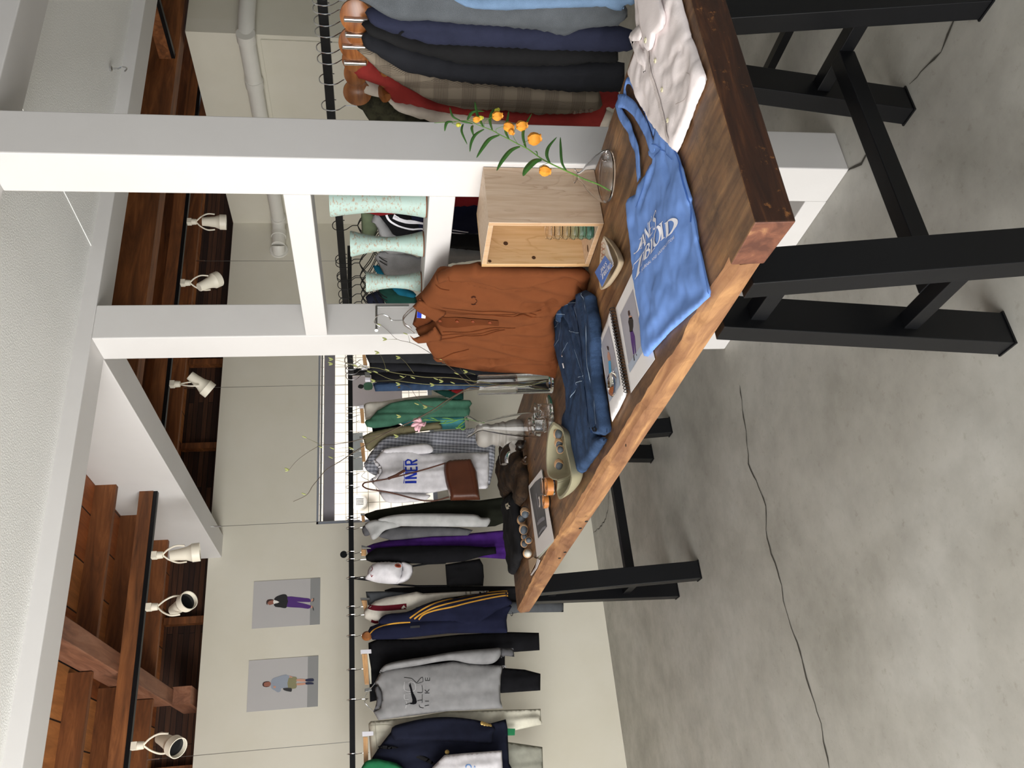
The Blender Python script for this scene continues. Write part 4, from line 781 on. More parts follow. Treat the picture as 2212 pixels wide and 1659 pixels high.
t, o = garment('dark_teal_sweater', 'sweater', 'dark green sweater under the shortest mint vase', PX(2.20), E, [('sleeve', 'dkgreen', [(700, 1200), (840, 1150), (1000, 1360), (1240, 1425), (1260, 1600), (880, 1560), (780, 1400)], dict(sm=False))], GR, 735, 'R', M['black_wire'])
t, o = garment('ink_blue_shirt', 'shirt', 'ink blue shirt at the edge of the far white post under the hooks', PX(2.24), E, [('sleeve', 'navy', [(590, 1430), (700, 1370), (790, 1370), (870, 1600), (640, 1600)], dict(sm=False))], GR, 755, 'R', M['black_wire'])
def loops(cy, cx0, k=1):
    """round black wire hanger arms under a rack hook"""
    q = HR.pt((cx0, cy)); t = thing('wire_hanger', q, '', 'hanger', 'black wire hangers on the rack between the posts'); return t
for i, (y, x0) in enumerate(((487, 773), (568, 775), (596, 777), (615, 778), (635, 779), (652, 781))):
    yy = HR.pt((757, y)).y
    for g in (0,):
        tt = thing('wire_hanger', (2.32, yy, 1.50), ['black wire hanger nearest the tallest mint vase', 'black wire hanger just right of the middle mint vase', 'black wire hanger left of the middle mint vase', 'black wire hanger above the shortest mint vase', 'black wire hanger second from the far white post', 'black wire hanger touching the far white post in view'][i], 'hanger', 'wire hangers on the rack between the posts')
        hook(tt, y, 'R', .075, M['black_wire']); n = Vector((2.32, yy, 1.537))
        for s in (-1, 1):
            for d in (-.006, .006): MB().tube(spline([n, n+Vector((s*.03, d, -.012)), n+Vector((s*.09, d*2, -.05)), n+Vector((s*.17, d*2, -.085)), n+Vector((s*.2, d*2, -.12))], 5), .0022, 6).build('hanger_arm', M['black_wire'], tt, True)
# --- near part of the rack, right of the near post
def bodyslab(t, key, y, z0, z1, w=.40):
    pl = PY(y); xs = 2.33; sh = [(xs-w*.52, z1-.10), (xs-w*.3, z1-.035), (xs-.06, z1), (xs+.06, z1), (xs+w*.3, z1-.035), (xs+w*.5, z1-.10), (xs+w*.47, z0), (xs-w*.47, z0)]
    cloth('body', CL[key], pl, sh, .022, .022, .006, (14, 1.5), .03, parent=t)
def woodhanger(t, c, ry):
    yy = c.y
    MB().tube(spline([(2.10, yy, 1.42), (2.2, yy, 1.462), (2.32, yy, 1.492), (2.44, yy, 1.462), (2.54, yy, 1.42)], 5), [.018]*21, 10).build('hanger_shoulders', M['hbrown'], t, True)
near = [
 ('denim_shirt', 'shirt', 'light blue shirt at the very edge of the picture on the right rack', 'ltblue', 2.02, -12, [(880, -90), (1030, 5), (1100, 25), (1300, 38), (1500, 25), (1900, 20), (2058, 62), (2062, 10), (2142, 20), (2142, -90)], None),
 ('grey_cardigan', 'jacket', 'mottled grey jacket next to the light blue shirt', 'greyjk', 2.04, 2, [(340, -80), (370, 0), (430, 18), (560, 100), (640, 128), (800, 122), (1000, 148), (1300, 170), (1560, 200), (1660, 228), (1720, 215), (1770, 185), (1880, 165), (2030, 152), (2048, 120), (2080, 105), (2080, 60), (2000, -80)], None),
 ('navy_work_jacket', 'jacket', 'navy blue work jacket with a dark loop, between the grey and the black jackets', 'bluenavy', 2.06, 20, [(408, 82), (425, 55), (455, 48), (540, 60), (1000, 100), (1500, 150), (1900, 150), (2110, 190), (2117, 312), (2000, 316), (1500, 300), (1000, 270), (820, 265), (700, 235), (560, 190), (440, 138)], None),
 ('black_suit_jacket', 'jacket', 'black suit jacket directly left of the navy work jacket', 'suitblack', 2.075, 46, [(385, 155), (395, 138), (450, 130), (800, 230), (1500, 280), (2020, 300), (2022, 385), (1850, 384), (1700, 405), (1500, 412), (1000, 392), (700, 312), (560, 252), (430, 205)], None),
 ('charcoal_suit_jacket', 'jacket', 'charcoal suit jacket between the black one and the checked blazer', 'suitchar', 2.09, 70, [(385, 242), (400, 215), (430, 200), (640, 280), (1000, 380), (1500, 400), (1960, 385), (2062, 400), (2062, 580), (1900, 584), (1700, 580), (1070, 527), (800, 482), (640, 442), (480, 342), (400, 292)], None),
 ('checked_blazer', 'blazer', 'brown glen-check blazer with four dark cuff buttons on the right rack', 'check', 2.10, 104, [(357, 322), (380, 297), (430, 298), (520, 340), (850, 470), (1065, 515), (1400, 550), (1750, 575), (1902, 586), (1921, 665), (1850, 700), (1700, 716), (1500, 720), (1300, 700), (1050, 690), (850, 640), (640, 542), (480, 422), (430, 382)], None),
 ('red_shirt', 'shirt', 'red shirt hanging behind the brown checked blazer', 'red', 2.125, 128, [(322, 442), (342, 400), (400, 373), (445, 380), (640, 500), (850, 600), (1300, 670), (1700, 690), (1900, 600), (2024, 585), (2032, 640), (1990, 692), (1946, 668), (1945, 702), (1900, 818), (1500, 800), (1080, 716), (900, 692), (700, 652), (580, 636), (500, 532), (430, 502), (360, 482)], None),
 ('cream_shirt', 'shirt', 'cream collared shirt behind the red shirt on the right rack', 'creamshirt', 2.145, 172, [(368, 562), (374, 512), (420, 492), (480, 520), (640, 630), (1000, 680), (1500, 780), (1930, 690), (1990, 720), (1950, 830), (1500, 860), (1120, 800), (860, 776), (740, 742), (600, 692), (520, 602), (430, 582)], None),
 ('camouflage_jacket', 'jacket', 'dark olive jacket nearest the near white post on the right rack', 'olivegreen', 2.17, 228, [(345, 662), (360, 638), (450, 588), (520, 595), (640, 680), (860, 770), (1000, 800), (900, 860), (600, 840), (450, 790), (390, 702)], None)]
for nm, cat, lab, key, X, hy, poly, _ in near:
    t, o = garment(nm, cat, lab, PX(X), G, [('sleeve', key, poly, dict(sm=False, thick=.035, back=.03, fold=.010, freq=(16, 1.4)))], GR, hy, 'R', None)
    c = HR.pt((700, hy))
    if key not in ('olivegreen', 'creamshirt', 'red'): woodhanger(t, c, 0)
    if key == 'check': buttons(t, o[0], PX(X), G, M['button_brown'], [(1735, 667), (1772, 660), (1808, 653), (1837, 650)], .0085)
    if key == 'bluenavy': stripes(t, o[0], PX(X), G, CL['black'], [([(625, 180), (632, 158), (650, 140)], .008)], 'loop')
M['clipmetal'] = plain('polished_clip', '#cfcac4', .22, .9)
for nm, (fx, fy), rx, ry in ( ('a', (545, 215), .050, .046), ('b', (560, 420), .042, .034), ('c', (520, 575), .052, .046), ('d', (535, 790), .040, .040), ('e', (540, 975), .042, .036), ('f', (565, 1225), .045, .045)):
    pl = PX(2.12); c = pl.pt(zf(F, [(fx, fy)])[0]); par = [o for o in COL.objects if o.get('group') == GR and o.name.split('.')[0] in ('navy_work_jacket', 'black_suit_jacket', 'charcoal_suit_jacket', 'checked_blazer', 'red_shirt', 'cream_shirt')]
    par = sorted(par, key=lambda o: ('navy_work_jacket', 'black_suit_jacket', 'charcoal_suit_jacket', 'checked_blazer', 'red_shirt', 'cream_shirt').index(o.name.split('.')[0]))['abcdef'.index(nm)]
    MB().lathe([(0, -.011), (.6, -.011), (.9, -.008), (1, 0), (.9, .008), (.6, .011), (0, .011)] and [(0, -.011), (ry*.7, -.010), (ry, -.004), (ry, .004), (ry*.7, .010), (0, .011)], c, 28, (-1, -.25, 0), rx/ry, 1).build('hanger_end', M['hbrown'], par, True)
    if nm in 'abcd':
        MB().box((c.x-.022, c.y-.006, c.z-.035), (c.x-.008, c.y+.006, c.z+.035)).build('metal_clip', M['clipmetal'], par, False, .003)
# ---------------------------------------------------------------- things on the table
TZ = .8162
SH = (1340, 0, 4.877); TB1 = (1320, 150, 5.029); TB2 = (1320, 440, 4.879); J1 = (1180, 610, 3.858); BX = (1020, 340, 5.529); FL = (940, 220, 5.267)
P1 = (800, 540, 4.424); V1 = (980, 790, 7.539); W1 = (1060, 900, 7.214); W2 = (1060, 1040, 7.54); WN = (600, 640, 3.607)
def im(pl, fr, pts): return [pl.img(q) for q in zf(fr, pts)]
def cre(pl, fr, L): return [(im(pl, fr, p), d, w) for p, d, w in L]
def lay(t, name, mat, z, fr, pts, thick=.012, back=None, **k):
    pl = PZ(z); back = z-TZ-.0005 if back is None else back
    o = dict(fold=.003, freq=(10, 10), res=.014, wr=.002, sm=False); o.update(k)
    return cloth(name, mat, pl, im(pl, fr, pts), thick, back, parent=t, **o)
# white shirt
t = thing('white_shirt', (1.45, 1.25, TZ), 'crumpled white collared shirt laid flat on the batten end of the table', 'shirt')
WS = CL['whitewarm']
b0 = lay(t, 'body', WS, .824, SH, [(170, -170), (172, 0), (190, 200), (225, 400), (180, 560), (160, 610), (102, 740), (112, 810), (170, 960), (240, 1150), (380, 1370), (480, 1500), (600, 1610), (660, 1500), (780, 1150), (850, 1000), (912, 835), (880, 720), (750, 400), (700, 200), (650, 0), (590, -170)], .013, wr=.0018, fold=.004, freq=(13, 9), res=.010, R=.02, cr=cre(PZ(.824), SH, [([(640, 60), (690, 250), (760, 420), (830, 560)], .008, .006), ([(480, 760), (560, 700), (640, 560), (700, 520)], .006, .006), ([(560, 900), (700, 820), (760, 700)], .005, .008), ([(330, 420), (270, 560), (262, 800)], .005, .006), ([(240, 900), (300, 1100), (400, 1280)], .004, .012), ([(640, 1350), (700, 1200), (760, 1000)], .004, .014), ([(560, 1060), (650, 1150), (620, 1300)], .004, .012), ([(480, 300), (560, 200), (600, 60)], .004, .012)]))
lay(t, 'collar_stand', WS, .845, SH, [(90, 395), (105, 345), (190, 262), (218, 290), (230, 385), (226, 412), (190, 432), (120, 434), (95, 412)], .003, .016, R=.01, fold=.0005, wr=.0004)
lay(t, 'collar_leaf', WS, .848, SH, [(170, -170), (172, 0), (200, 260), (235, 400), (238, 480), (290, 540), (325, 520), (350, 382), (462, 290), (458, 200), (452, 100), (405, -20), (380, -170)], .006, .016, wr=.0008, fold=.001)
lay(t, 'collar_leaf', WS, .838, SH, [(95, 412), (120, 440), (190, 432), (195, 470), (252, 560), (266, 700), (258, 812), (246, 800), (236, 700), (180, 655), (140, 540)], .005, .014, wr=.0008, fold=.001)
plS = PZ(.824)
pk = decal('placket', fabric('placket_cloth', '#d9cfcc', var=.03, bmp=.8), plS, [band(im(plS, SH, [(345, 420), (360, 600), (400, 800), (430, 950), (480, 1150), (520, 1290), (580, 1500)]), .014)], b0, .008, .0022, t)
stripes(t, b0, plS, SH, fabric('shirt_stitch', '#c6bab6', bmp=0), [([(770, 770), (830, 800), (800, 950), (730, 1060), (640, 1100)], .0018), ([(378, 430), (400, 600), (440, 860)], .0012)], 'seam')
for q, r in (((282, 425), .0065), ((375, 640), .0055), ((425, 945), .0055), ((500, 1268), .0055)):
    p = PZ(.85 if q[0] < 300 else .838).pt(zf(SH, [q])[0]); T = bvh([c for c in t.children]); h = T.ray_cast(p+Vector((0, 0, .3)), Vector((0, 0, -1)), 1); p = h[0] or p
    MB().lathe([(0, .0025), (r*.5, .0022), (r*.6, .003), (r, .0025), (r, 0)], p, 16).build('button', plain('shirt_button', '#d9d3b4', .3, 0, .15, 200), t, True)
# blue tote
t = thing('blue_tote_bag', (1.15, 1.45, TZ), 'cornflower blue cotton tote bag with white serif lettering lying flat on the table', 'tote bag')
TBm = CL['toteblue']; plT = PZ(.824)
out = zf(TB1, [(510, 540), (550, 530), (600, 590), (660, 760), (720, 925), (790, 1080), (832, 1250), (872, 1420)])+zf(TB2, [(835, 0), (872, 150), (940, 500), (1000, 800), (1046, 975), (850, 1150), (600, 1370), (392, 1612), (350, 1605), (330, 1450), (280, 1050), (242, 800), (215, 500), (202, 350), (176, 20)])+zf(TB1, [(180, 1420), (205, 1388), (280, 1350), (303, 1240), (345, 1180), (430, 1040), (470, 990), (408, 940), (410, 880), (478, 780), (488, 650)])
tb = cloth('bag_body', TBm, plT, [plT.img(q) for q in out], .007, .0075, .005, (7, 7), .010, parent=t, sm=False, R=.015, wr=.0025, cr=cre(plT, TB2, [([(300, 0), (250, 200), (330, 420)], .004, .012), ([(620, 820), (700, 950), (950, 1000)], .006, .02), ([(450, 1340), (600, 1200), (760, 1000)], .006, .018), ([(820, 460), (900, 600)], .005, .02), ([(500, 900), (560, 1150), (430, 1320)], -.006, .02), ([(760, 60), (840, 220), (900, 420)], .004, .01), ([(380, 900), (420, 1150)], .004, .012)])+cre(plT, TB1, [([(590, 620), (600, 800), (590, 1000), (640, 1200)], .008, .010), ([(500, 1000), (440, 1200), (330, 1500)], .007, .009), ([(430, 870), (560, 870)], .004, .006)]))
def tband(pts, w, z): pl = PZ(z); return cloth('handle', TBm, pl, band(im(pl, TB1, pts), w), .0015, .0015, .003, (20, 20), .009, parent=t, sm=False, R=.01, wr=.002)
tband([(305, 1200), (295, 1080), (290, 980), (270, 850), (220, 720), (190, 620), (110, 500), (72, 400), (62, 350)], .032, .822)
tband([(70, 345), (150, 350), (240, 420), (310, 520), (380, 660), (440, 830), (470, 900)], .034, .830)
tband([(160, 320), (145, 220), (165, 135), (205, 125), (250, 200), (300, 320), (370, 480), (420, 590), (470, 700)], [.022, .020, .017, .017, .014, .010, .010, .018, .022], .826)
stripes(t, tb, plT, TB1, fabric('tote_seam', '#3e62a8', bmp=0), [([(600, 600), (650, 760), (760, 1020), (820, 1250), (865, 1450), (890, 1659)], .003), ([(470, 990), (430, 1100), (380, 1290), (300, 1500)], .002), ([(420, 880), (480, 810), (570, 850), (560, 880), (500, 960)], .0018), ([(570, 870), (700, 980)], .0015)], 'seam')
stripes(t, tb, plT, TB2, fabric('tote_seam2', '#3e62a8', bmp=0), [([(850, 0), (880, 140), (950, 500), (1010, 800), (1035, 950)], .002)], 'seam')
# serif letters: strokes in a unit box
TH, TN = .22, .075
def ell(cx, cy, rx, ry, a0=0, a1=360, n=20, wt=TH, wn=TN):
    P = []; W_ = []
    for i in range(n+1):
        a = radians(a0+(a1-a0)*i/n); P.append((cx+rx*cos(a), cy+ry*sin(a))); W_.append(wn+(wt-wn)*abs(cos(a))**1.3)
    return P, W_
ser = lambda x, y, w=.2: ([(x-w, y), (x+w, y)], .05)
GL = {'J': [([(.6, 1), (.6, .5), (.58, .1), (.45, -.12), (.2, -.18), (.05, -.05)], [TH, TH, TH*.8, .12, .1, .12]), ser(.6, .975, .3)],
 'A': [([(.12, 0), (.5, 1)], TN), ([(.46, 1), (.86, 0)], TH), ([(.25, .34), (.7, .34)], TN), ser(.1, .02, .13), ser(.86, .02, .17)],
 'N': [([(.14, 0), (.14, 1)], TN), ([(.12, .98), (.86, .04)], TH), ([(.88, 0), (.88, 1)], TN), ser(.12, .02, .13), ser(.88, .98, .13), ser(.1, .98, .1)],
 'E': [([(.25, 0), (.25, 1)], TH), ([(.2, .97), (.85, .97), (.9, .78)], .06), ([(.25, .5), (.68, .5)], .06), ([(.2, .03), (.86, .03), (.94, .26)], .06)],
 "'": [([(.5, 1.02), (.44, .72)], [.3, .1])],
 'S': [([(.8, .72), (.74, .92), (.5, 1), (.24, .88), (.22, .68), (.5, .5), (.8, .32), (.78, .1), (.5, -.01), (.2, .08), (.12, .3)], [.05, .08, .09, .17, .2, .22, .2, .16, .09, .08, .05])],
 'T': [([(.5, 0), (.5, 1)], TH), ([(.0, .74), (.05, .96), (.95, .96), (1, .74)], .06), ser(.5, .02, .2)],
 'B': [([(.25, 0), (.25, 1)], TH), ell(.35, .76, .38, .22, 90, -90), ell(.35, .27, .5, .26, 90, -90), ([(.1, .98), (.4, .98)], .05), ([(.1, .02), (.4, .02)], .05), ([(.25, .52), (.4, .52)], .05)],
 'L': [([(.28, 0), (.28, 1)], TH), ([(.12, .03), (.84, .03), (.94, .3)], .06), ser(.28, .98, .18)],
 'O': [ell(.5, .5, .4, .5, -4, 184, 16), ell(.5, .5, .4, .5, 176, 364, 16)], 'I': [([(.5, 0), (.5, 1)], TH*1.6), ser(.5, .98, .36), ser(.5, .02, .36)],
 'D': [([(.22, 0), (.22, 1)], TH), ell(.3, .5, .58, .485, 90, -90, 20), ([(.05, .98), (.34, .98)], .05), ([(.05, .02), (.34, .02)], .05)]}
def letter(t, ch, pl, fr, bl, br, tl, on, mat, off=.0022, res=.012):
    bl, br, tl = (Vector(q) for q in zf(fr, [bl, br, tl])); polys = []
    for pts, w in GL[ch]:
        k = 5 if len(pts) > 3 and ch in 'JS' else (1 if len(pts) > 4 else 1)
        polys.append([pl.img(tuple(bl+(br-bl)*x+(tl-bl)*y)) for x, y in band(pts, w, k)])
    decal('printed_letter', mat, pl, polys, on, res, off, t)
PW = CL['printwhite']
for ch, bl, br, tl in (('J', (268, 520), (345, 440), (285, 400)), ('A', (320, 478), (388, 432), (318, 345)), ('N', (380, 432), (425, 345), (368, 280)), ('E', (420, 370), (468, 300), (412, 215)), ("'", (455, 230), (475, 195), (445, 150)), ('S', (466, 300), (520, 215), (468, 125)),
                       ('T', (250, 860), (385, 660), (270, 640)), ('A', (348, 662), (400, 580), (345, 540)), ('B', (392, 604), (448, 530), (385, 460)), ('L', (440, 548), (510, 455), (430, 395)), ('O', (475, 490), (565, 360), (470, 325)), ('I', (545, 400), (602, 350), (540, 225)), ('D', (598, 372), (738, 270), (600, 215))):
    letter(t, ch, plT, TB2, bl, br, tl, tb, PW)
def fonttext(t, s, pl, fr, bl, br, tl, on, mat, off=.002, name='printed_text', res=2):
    c = bpy.data.curves.new('text', 'FONT'); c.body = s; c.resolution_u = res; o = bpy.data.objects.new('text', c); COL.objects.link(o)
    dg = bpy.context.evaluated_depsgraph_get(); me = bpy.data.meshes.new_from_object(o.evaluated_get(dg)); vs = [v.co.copy() for v in me.vertices]; fs = [tuple(p.vertices) for p in me.polygons]
    bpy.data.objects.remove(o); bpy.data.curves.remove(c); bpy.data.meshes.remove(me)
    x0, x1 = min(v.x for v in vs), max(v.x for v in vs); y0, y1 = min(v.y for v in vs), max(v.y for v in vs)
    bl, br, tl = (Vector(q) for q in zf(fr, [bl, br, tl])); T = bvh(on) if on else None; out = []
    for v in vs:
        q = bl+(br-bl)*((v.x-x0)/(x1-x0))+(tl-bl)*((v.y-y0)/(y1-y0)); p = pl.pt(tuple(q))
        if T:
            h = T.ray_cast(p+pl.N*.3, -pl.N, .8); p = h[0] if h[0] else p
        out.append(p+pl.N*off)
    return mesh(name, out, fs, mat, t, False)
fonttext(t, 'JOURNAL AND GARMENT STORE', plT, TB2, (366, 728), (712, 372), (358, 690), tb, PW)

# spiral bound photo book
t = thing('spiral_photo_book', (1.1, 1.85, TZ), 'open spiral-bound book of fashion photographs lying between the jeans and the blue tote', 'book')
M['page'] = plain('white_page', '#e6e3e2', .6, 0, .02); M['photo_bg'] = plain('printed_studio_grey', '#a3a2ab', .5, 0, .1, 5); M['photo_fl'] = plain('printed_studio_floor', '#a9b4c4', .5, 0, .05)
pb = PZ(.8315); q4 = [pb.img(q) for q in ((1356.9, 584), (1319, 666), (1351.5, 849), (1402.5, 776))]
pg = plate('page_block', M['page'], pb, q4, .0005, -.0145, t)
pl2 = PZ(.823); lf = cloth('left_page', M['page'], pl2, [pl2.img(q) for q in zf(J1, [(535, 225), (500, 330), (435, 485), (470, 650), (500, 850), (552, 1165), (610, 1060), (672, 930), (625, 720), (580, 480)])], .004, .003, .004, (6, 6), .014, parent=t, sm=False, R=.01)
decal('photo', M['photo_bg'], pb, [im(pb, J1, [(680, 55), (575, 270), (655, 755), (775, 555)])], pg, .03, .0006, t); decal('photo', M['photo_bg'], pl2, [im(pl2, J1, [(540, 362), (465, 515), (540, 1000), (630, 855)])], lf, .02, .0012, t)
decal('photo_ground', M['photo_fl'], pb, [im(pb, J1, [(762, 505), (775, 555), (655, 755), (640, 690)])], pg, .03, .0009, t); decal('photo_ground', M['photo_fl'], pl2, [im(pl2, J1, [(598, 700), (630, 855), (540, 1000), (505, 800)])], lf, .02, .0016, t)
for mk, pts in (('hair', [(640, 240), (652, 232), (660, 262), (650, 285), (642, 270)]), ('skin', [(652, 275), (672, 280), (676, 300), (650, 300)]), ('black', [(650, 295), (672, 288), (684, 320), (685, 370), (678, 410), (655, 415), (652, 370), (643, 330)]), ('purple', [(658, 412), (680, 400), (697, 450), (708, 590), (700, 590), (688, 480), (694, 600), (684, 600), (668, 500)]), ('dark', [(690, 600), (698, 650), (690, 655), (685, 610)]), ('dark', [(702, 590), (716, 605), (712, 615)])):
    decal('printed_figure', pr[mk], pb, [im(pb, J1, pts)], pg, .03, .0012, t)
for mk, pts in (('hair', [(517, 530), (532, 535), (535, 570), (522, 560)]), ('skin', [(525, 575), (540, 590), (550, 640), (528, 660), (520, 620)]), ('light', [(527, 655), (548, 655), (552, 740), (548, 765), (532, 760)]), ('navy', [(548, 740), (562, 745), (575, 850), (578, 880), (568, 882), (555, 800)])):
    decal('printed_figure', pr[mk] if mk != 'light' else plain('print_cyan', '#4aa6d8', .5), pl2, [im(pl2, J1, pts)], lf, .02, .002, t)
mb = MB()
for k in range(27):
    q = pb.pt(zf(J1, [(538+(658-538)*k/26, 225+(905-225)*k/26)])[0]); d = Vector((-.0, .0, 0)); ax = (pb.pt((1319, 666))-pb.pt((1351, 849))).normalized(); pp = Vector((0, 0, 1)).cross(ax)
    mb.tube([q+pp*(.0085*cos(a))+Vector((0, 0, .0075*sin(a)-.004))+ax*(.001*a/6) for a in [2*pi*i/14-.6 for i in range(13)]], .0012, 5)
mb.build('spiral_binding', M['black_wire'], t, True)
q = PZ(.828).pt(zf(J1, [(565, 845)])[0]); gt = thing('glass_paperweight', q+Vector((0, 0, -.002)), 'clear glass piece resting on the open left page of the spiral book', 'paperweight')
MB().lathe([(0, .0), (.03, .0), (.034, .004), (.026, .013), (.010, .018), (0, .0185)], q+Vector((0, 0, .0005)), 30, (0, 0, 1), 1.0, 1.25).build('glass_body', M['glass'], gt, True)

# plywood box
def plywood(name, c1, c2, c3):
    m, nt, b = node_mat(name); b.inputs['Roughness'].default_value = .5; v = coords(nt, (6, 6, 1.3))
    n = noise_(nt, v, 2.2, 3, .5, .6); mm = N_(nt, 'ShaderNodeMath', operation='MULTIPLY'); mm.inputs[1].default_value = 7; nt.links.new(n, mm.inputs[0])
    fr = N_(nt, 'ShaderNodeMath', operation='FRACT'); nt.links.new(mm.outputs[0], fr.inputs[0])
    g = ramp(nt, fr.outputs[0], [(0, (1, 1, 1, 1)), (.05, (.55, .55, .55, 1)), (.22, (0, 0, 0, 1)), (.9, (0, 0, 0, 1)), (1, (.4, .4, .4, 1))])
    base = ramp(nt, noise_(nt, coords(nt, (30, 30, 2)), 3, 5), [(.3, lin(c2)), (.7, lin(c1))])
    nt.links.new(mix(nt, mix(nt, 1, g, ramp(nt, noise_(nt, v, 1.3, 2), [(.4, (0, 0, 0, 1)), (.65, (1, 1, 1, 1))]), 'MULTIPLY'), base, lin(c3)), b.inputs['Base Color']); return m
M['ply'] = plywood('pale_plywood', '#d8c2aa', '#c3a68a', '#b3947a')
M['plyin'] = plywood('pine_inner_panel', '#dcbd93', '#cda878', '#bb915e')
M['plyedge'] = wood('plywood_edge', '#b98d5a', '#ecdcbb', '#f0e4c8', (1, 60, 1), 5, .5, .02)
t = thing('plywood_box', (1.6, 1.955, TZ), 'open plywood display box standing on its end against the near white post', 'box')
bx0, bx1, by0, by1, bz0, bz1, th = 1.493, 1.697, 1.850, 2.060, TZ+.0003, 1.150, .014
for nm, a, b in (('side_panel', (bx0, by0, bz0), (bx1, by0+th, bz1)), ('side_panel', (bx0, by1-th, bz0), (bx1, by1, bz1)), ('top_panel', (bx0, by0+th, bz1-th), (bx1, by1-th, bz1)), ('bottom_panel', (bx0, by0+th, bz0), (bx1, by1-th, bz0+th)), ('back_panel', (bx1-.012, by0+th, bz0+th), (bx1-.001, by1-th, bz1-th))):
    bo = MB().box(a, b).build(nm, M['plyin'] if nm == 'back_panel' or a[1] > 2 else M['ply'], t, False, .0008)
    if nm != 'back_panel':
        x0, y0, z0 = a; x1, y1, z1 = b; hz = nm in ('top_panel', 'bottom_panel'); L = []
        for k in (.22, .5, .78):
            if hz: L.append(((x0-.0004, y0, z0+th*k-.001), (x0+.0006, y1, z0+th*k+.001)))
            else: L.append(((x0-.0004, y0+th*k-.001, z0), (x0+.0006, y0+th*k+.001, z1)))
        mb = MB(); [mb.box(*l) for l in L]; mb.build('ply_line', plain('ply_layer', '#b58c5c', .6), bo)
kn = plain('knot', '#4b2f1a', .7, 0, .5, 300)
for q, pl, r in (((400, 1028), PY(by1-th), .007), ((735, 1198), PY(by1-th), .006), ((210, 1240), PY(by1-th), .005)):
    c = pl.pt(zf(BX, [q])[0]); MB().lathe([(0, .0003), (r*.6, .0004)], c+Vector((0, -.0003, 0)), 16, (0, -1, 0)).build('knot', plain('knot_core', '#a67d4e', .6), t); MB().lathe([(r*.6, .0005), (r, .0003), (r*1.05, 0)], c+Vector((0, -.0004, 0)), 16, (0, -1, 0)).build('knot', kn, t)
c = PZ(bz0+th).pt(zf(BX, [(1380, 1088)])[0]); MB().lathe([(0, .0006), (.006, .0004), (.007, 0)], c, 16, (0, 0, 1), 2, 1).build('knot', kn, t)
# tumblers stacked in the box
cols = ['#b4eef8', '#cdf5fb', '#e6fbfd', '#f6fefe', '#fbffff', '#ffffff']; labs = ['turquoise glass tumbler at the bottom of the stack in the plywood box', 'light turquoise glass tumbler second from the bottom of the stack', 'pale aqua glass tumbler third from the bottom of the stack', 'faintly aqua glass tumbler fourth from the bottom of the stack', 'almost clear glass tumbler just below the top one in the stack', 'clear glass tumbler topmost in the stack in the plywood box']
cc = PZ(bz0+th).pt(zf(BX, [(1440, 878)])[0]); cx, cy = cc.x, cc.y; z = bz0+th+.0005
for i in range(6):
    gm = glass('tumbler_glass_%d' % i, lin(cols[i]), .02, 1.45); tt = thing('glass_tumbler', (cx, cy, z), labs[i], 'glass', 'tumblers stacked in the plywood box')
    MB().lathe([(0, 0), (.021, 0), (.0245, .004), (.027, .010), (.0245, .017), (.0225, .0195), (.0245, .0225), (.0225, .0225), (.021, .0195), (.0225, .017), (.025, .010), (.021, .003), (0, .0025)], (cx, cy, z), 26).build('glass_body', gm, tt, True); z += .0235

# stone dish with cards
M['stone'] = plaster('speckled_beige_stone', '#c2b095', '#a08e72', .6, 150, .1, .6, 12)
def bowl(t, name, mat, pl, rim, z1, base=.6, wall=.005, z0=TZ+.0005, n=4, cshift=(0, 0)):
    rim = smooth2(rim, 5); cx = sum(p[0] for p in rim)/len(rim)+cshift[0]; cy = sum(p[1] for p in rim)/len(rim)+cshift[1]; rows = []
    def ring(s, z): return [Vector((cx+(x-cx)*s, cy+(y-cy)*s, z)) for x, y in rim]
    for k in range(n+1): u = k/n; rows.append(ring(base+(1-base)*u**.6, z0+(z1-z0)*u**1.3))
    w = wall/.06; rows.append(ring(1-w*.5, z1+.001))
    for k in range(n, -1, -1): u = k/n; rows.append(ring((base+(1-base)*u**.6)*(1-w), z0+wall+(z1-z0-wall)*u**1.3-.0003))
    m_ = len(rim); mb = MB(); mb.strip(rows, True); mb.f.append(tuple(range(m_-1, -1, -1))); k0 = (len(rows)-1)*m_; mb.f.append(tuple(range(k0, k0+m_)))
    return mb.build(name, mat, t, True)
pd = PZ(.838); t = thing('stone_dish', pd.pt(zf(BX, [(1620, 1300)])[0])-Vector((0, 0, .838-TZ)), 'small beige speckled stone dish holding cards beside the plywood box', 'dish')
bowl(t, 'dish_body', M['stone'], pd, im(pd, BX, [(1578, 940), (1680, 1060), (1745, 1200), (1738, 1300), (1650, 1460), (1550, 1582), (1515, 1500), (1520, 1250), (1545, 1050)]), .838, .78, .006)
pc = PZ(.846)
def card(label, mat, pl, pts, h=.0006, fr=BX, z=None):
    P = im(pl, fr, pts); t = thing('paper_card', pl.at(sum(p[0] for p in P)/len(P), sum(p[1] for p in P)/len(P)), label, 'card'); return t, plate('card', mat, pl, P, h, 0, t)
t1, c1 = card('card printed with orange-brown loops in the stone dish', plain('card_white', '#e8dccb', .6), PZ(.840), [(1578, 960), (1625, 1060), (1690, 1290), (1600, 1400), (1530, 1300), (1545, 1010)])
stripes(t1, c1, PZ(.840), BX, plain('print_orange', '#b5683a', .6), [([(1560+12*cos(a), 1060+70*k+22*sin(a)) for a in [i*.6 for i in range(11)]], .0016) for k in (0, 1, 2)]+[([(1575+22*cos(a), 1060+70*k+40*sin(a)) for a in [i*.6 for i in range(11)]], .0014) for k in (0, 1, 2)], 'printed_loop')
t1, c1 = card('white card standing on its edge in the stone dish', M['page'], PZ(.852), [(1600, 1045), (1618, 1050), (1690, 1262), (1668, 1285)])
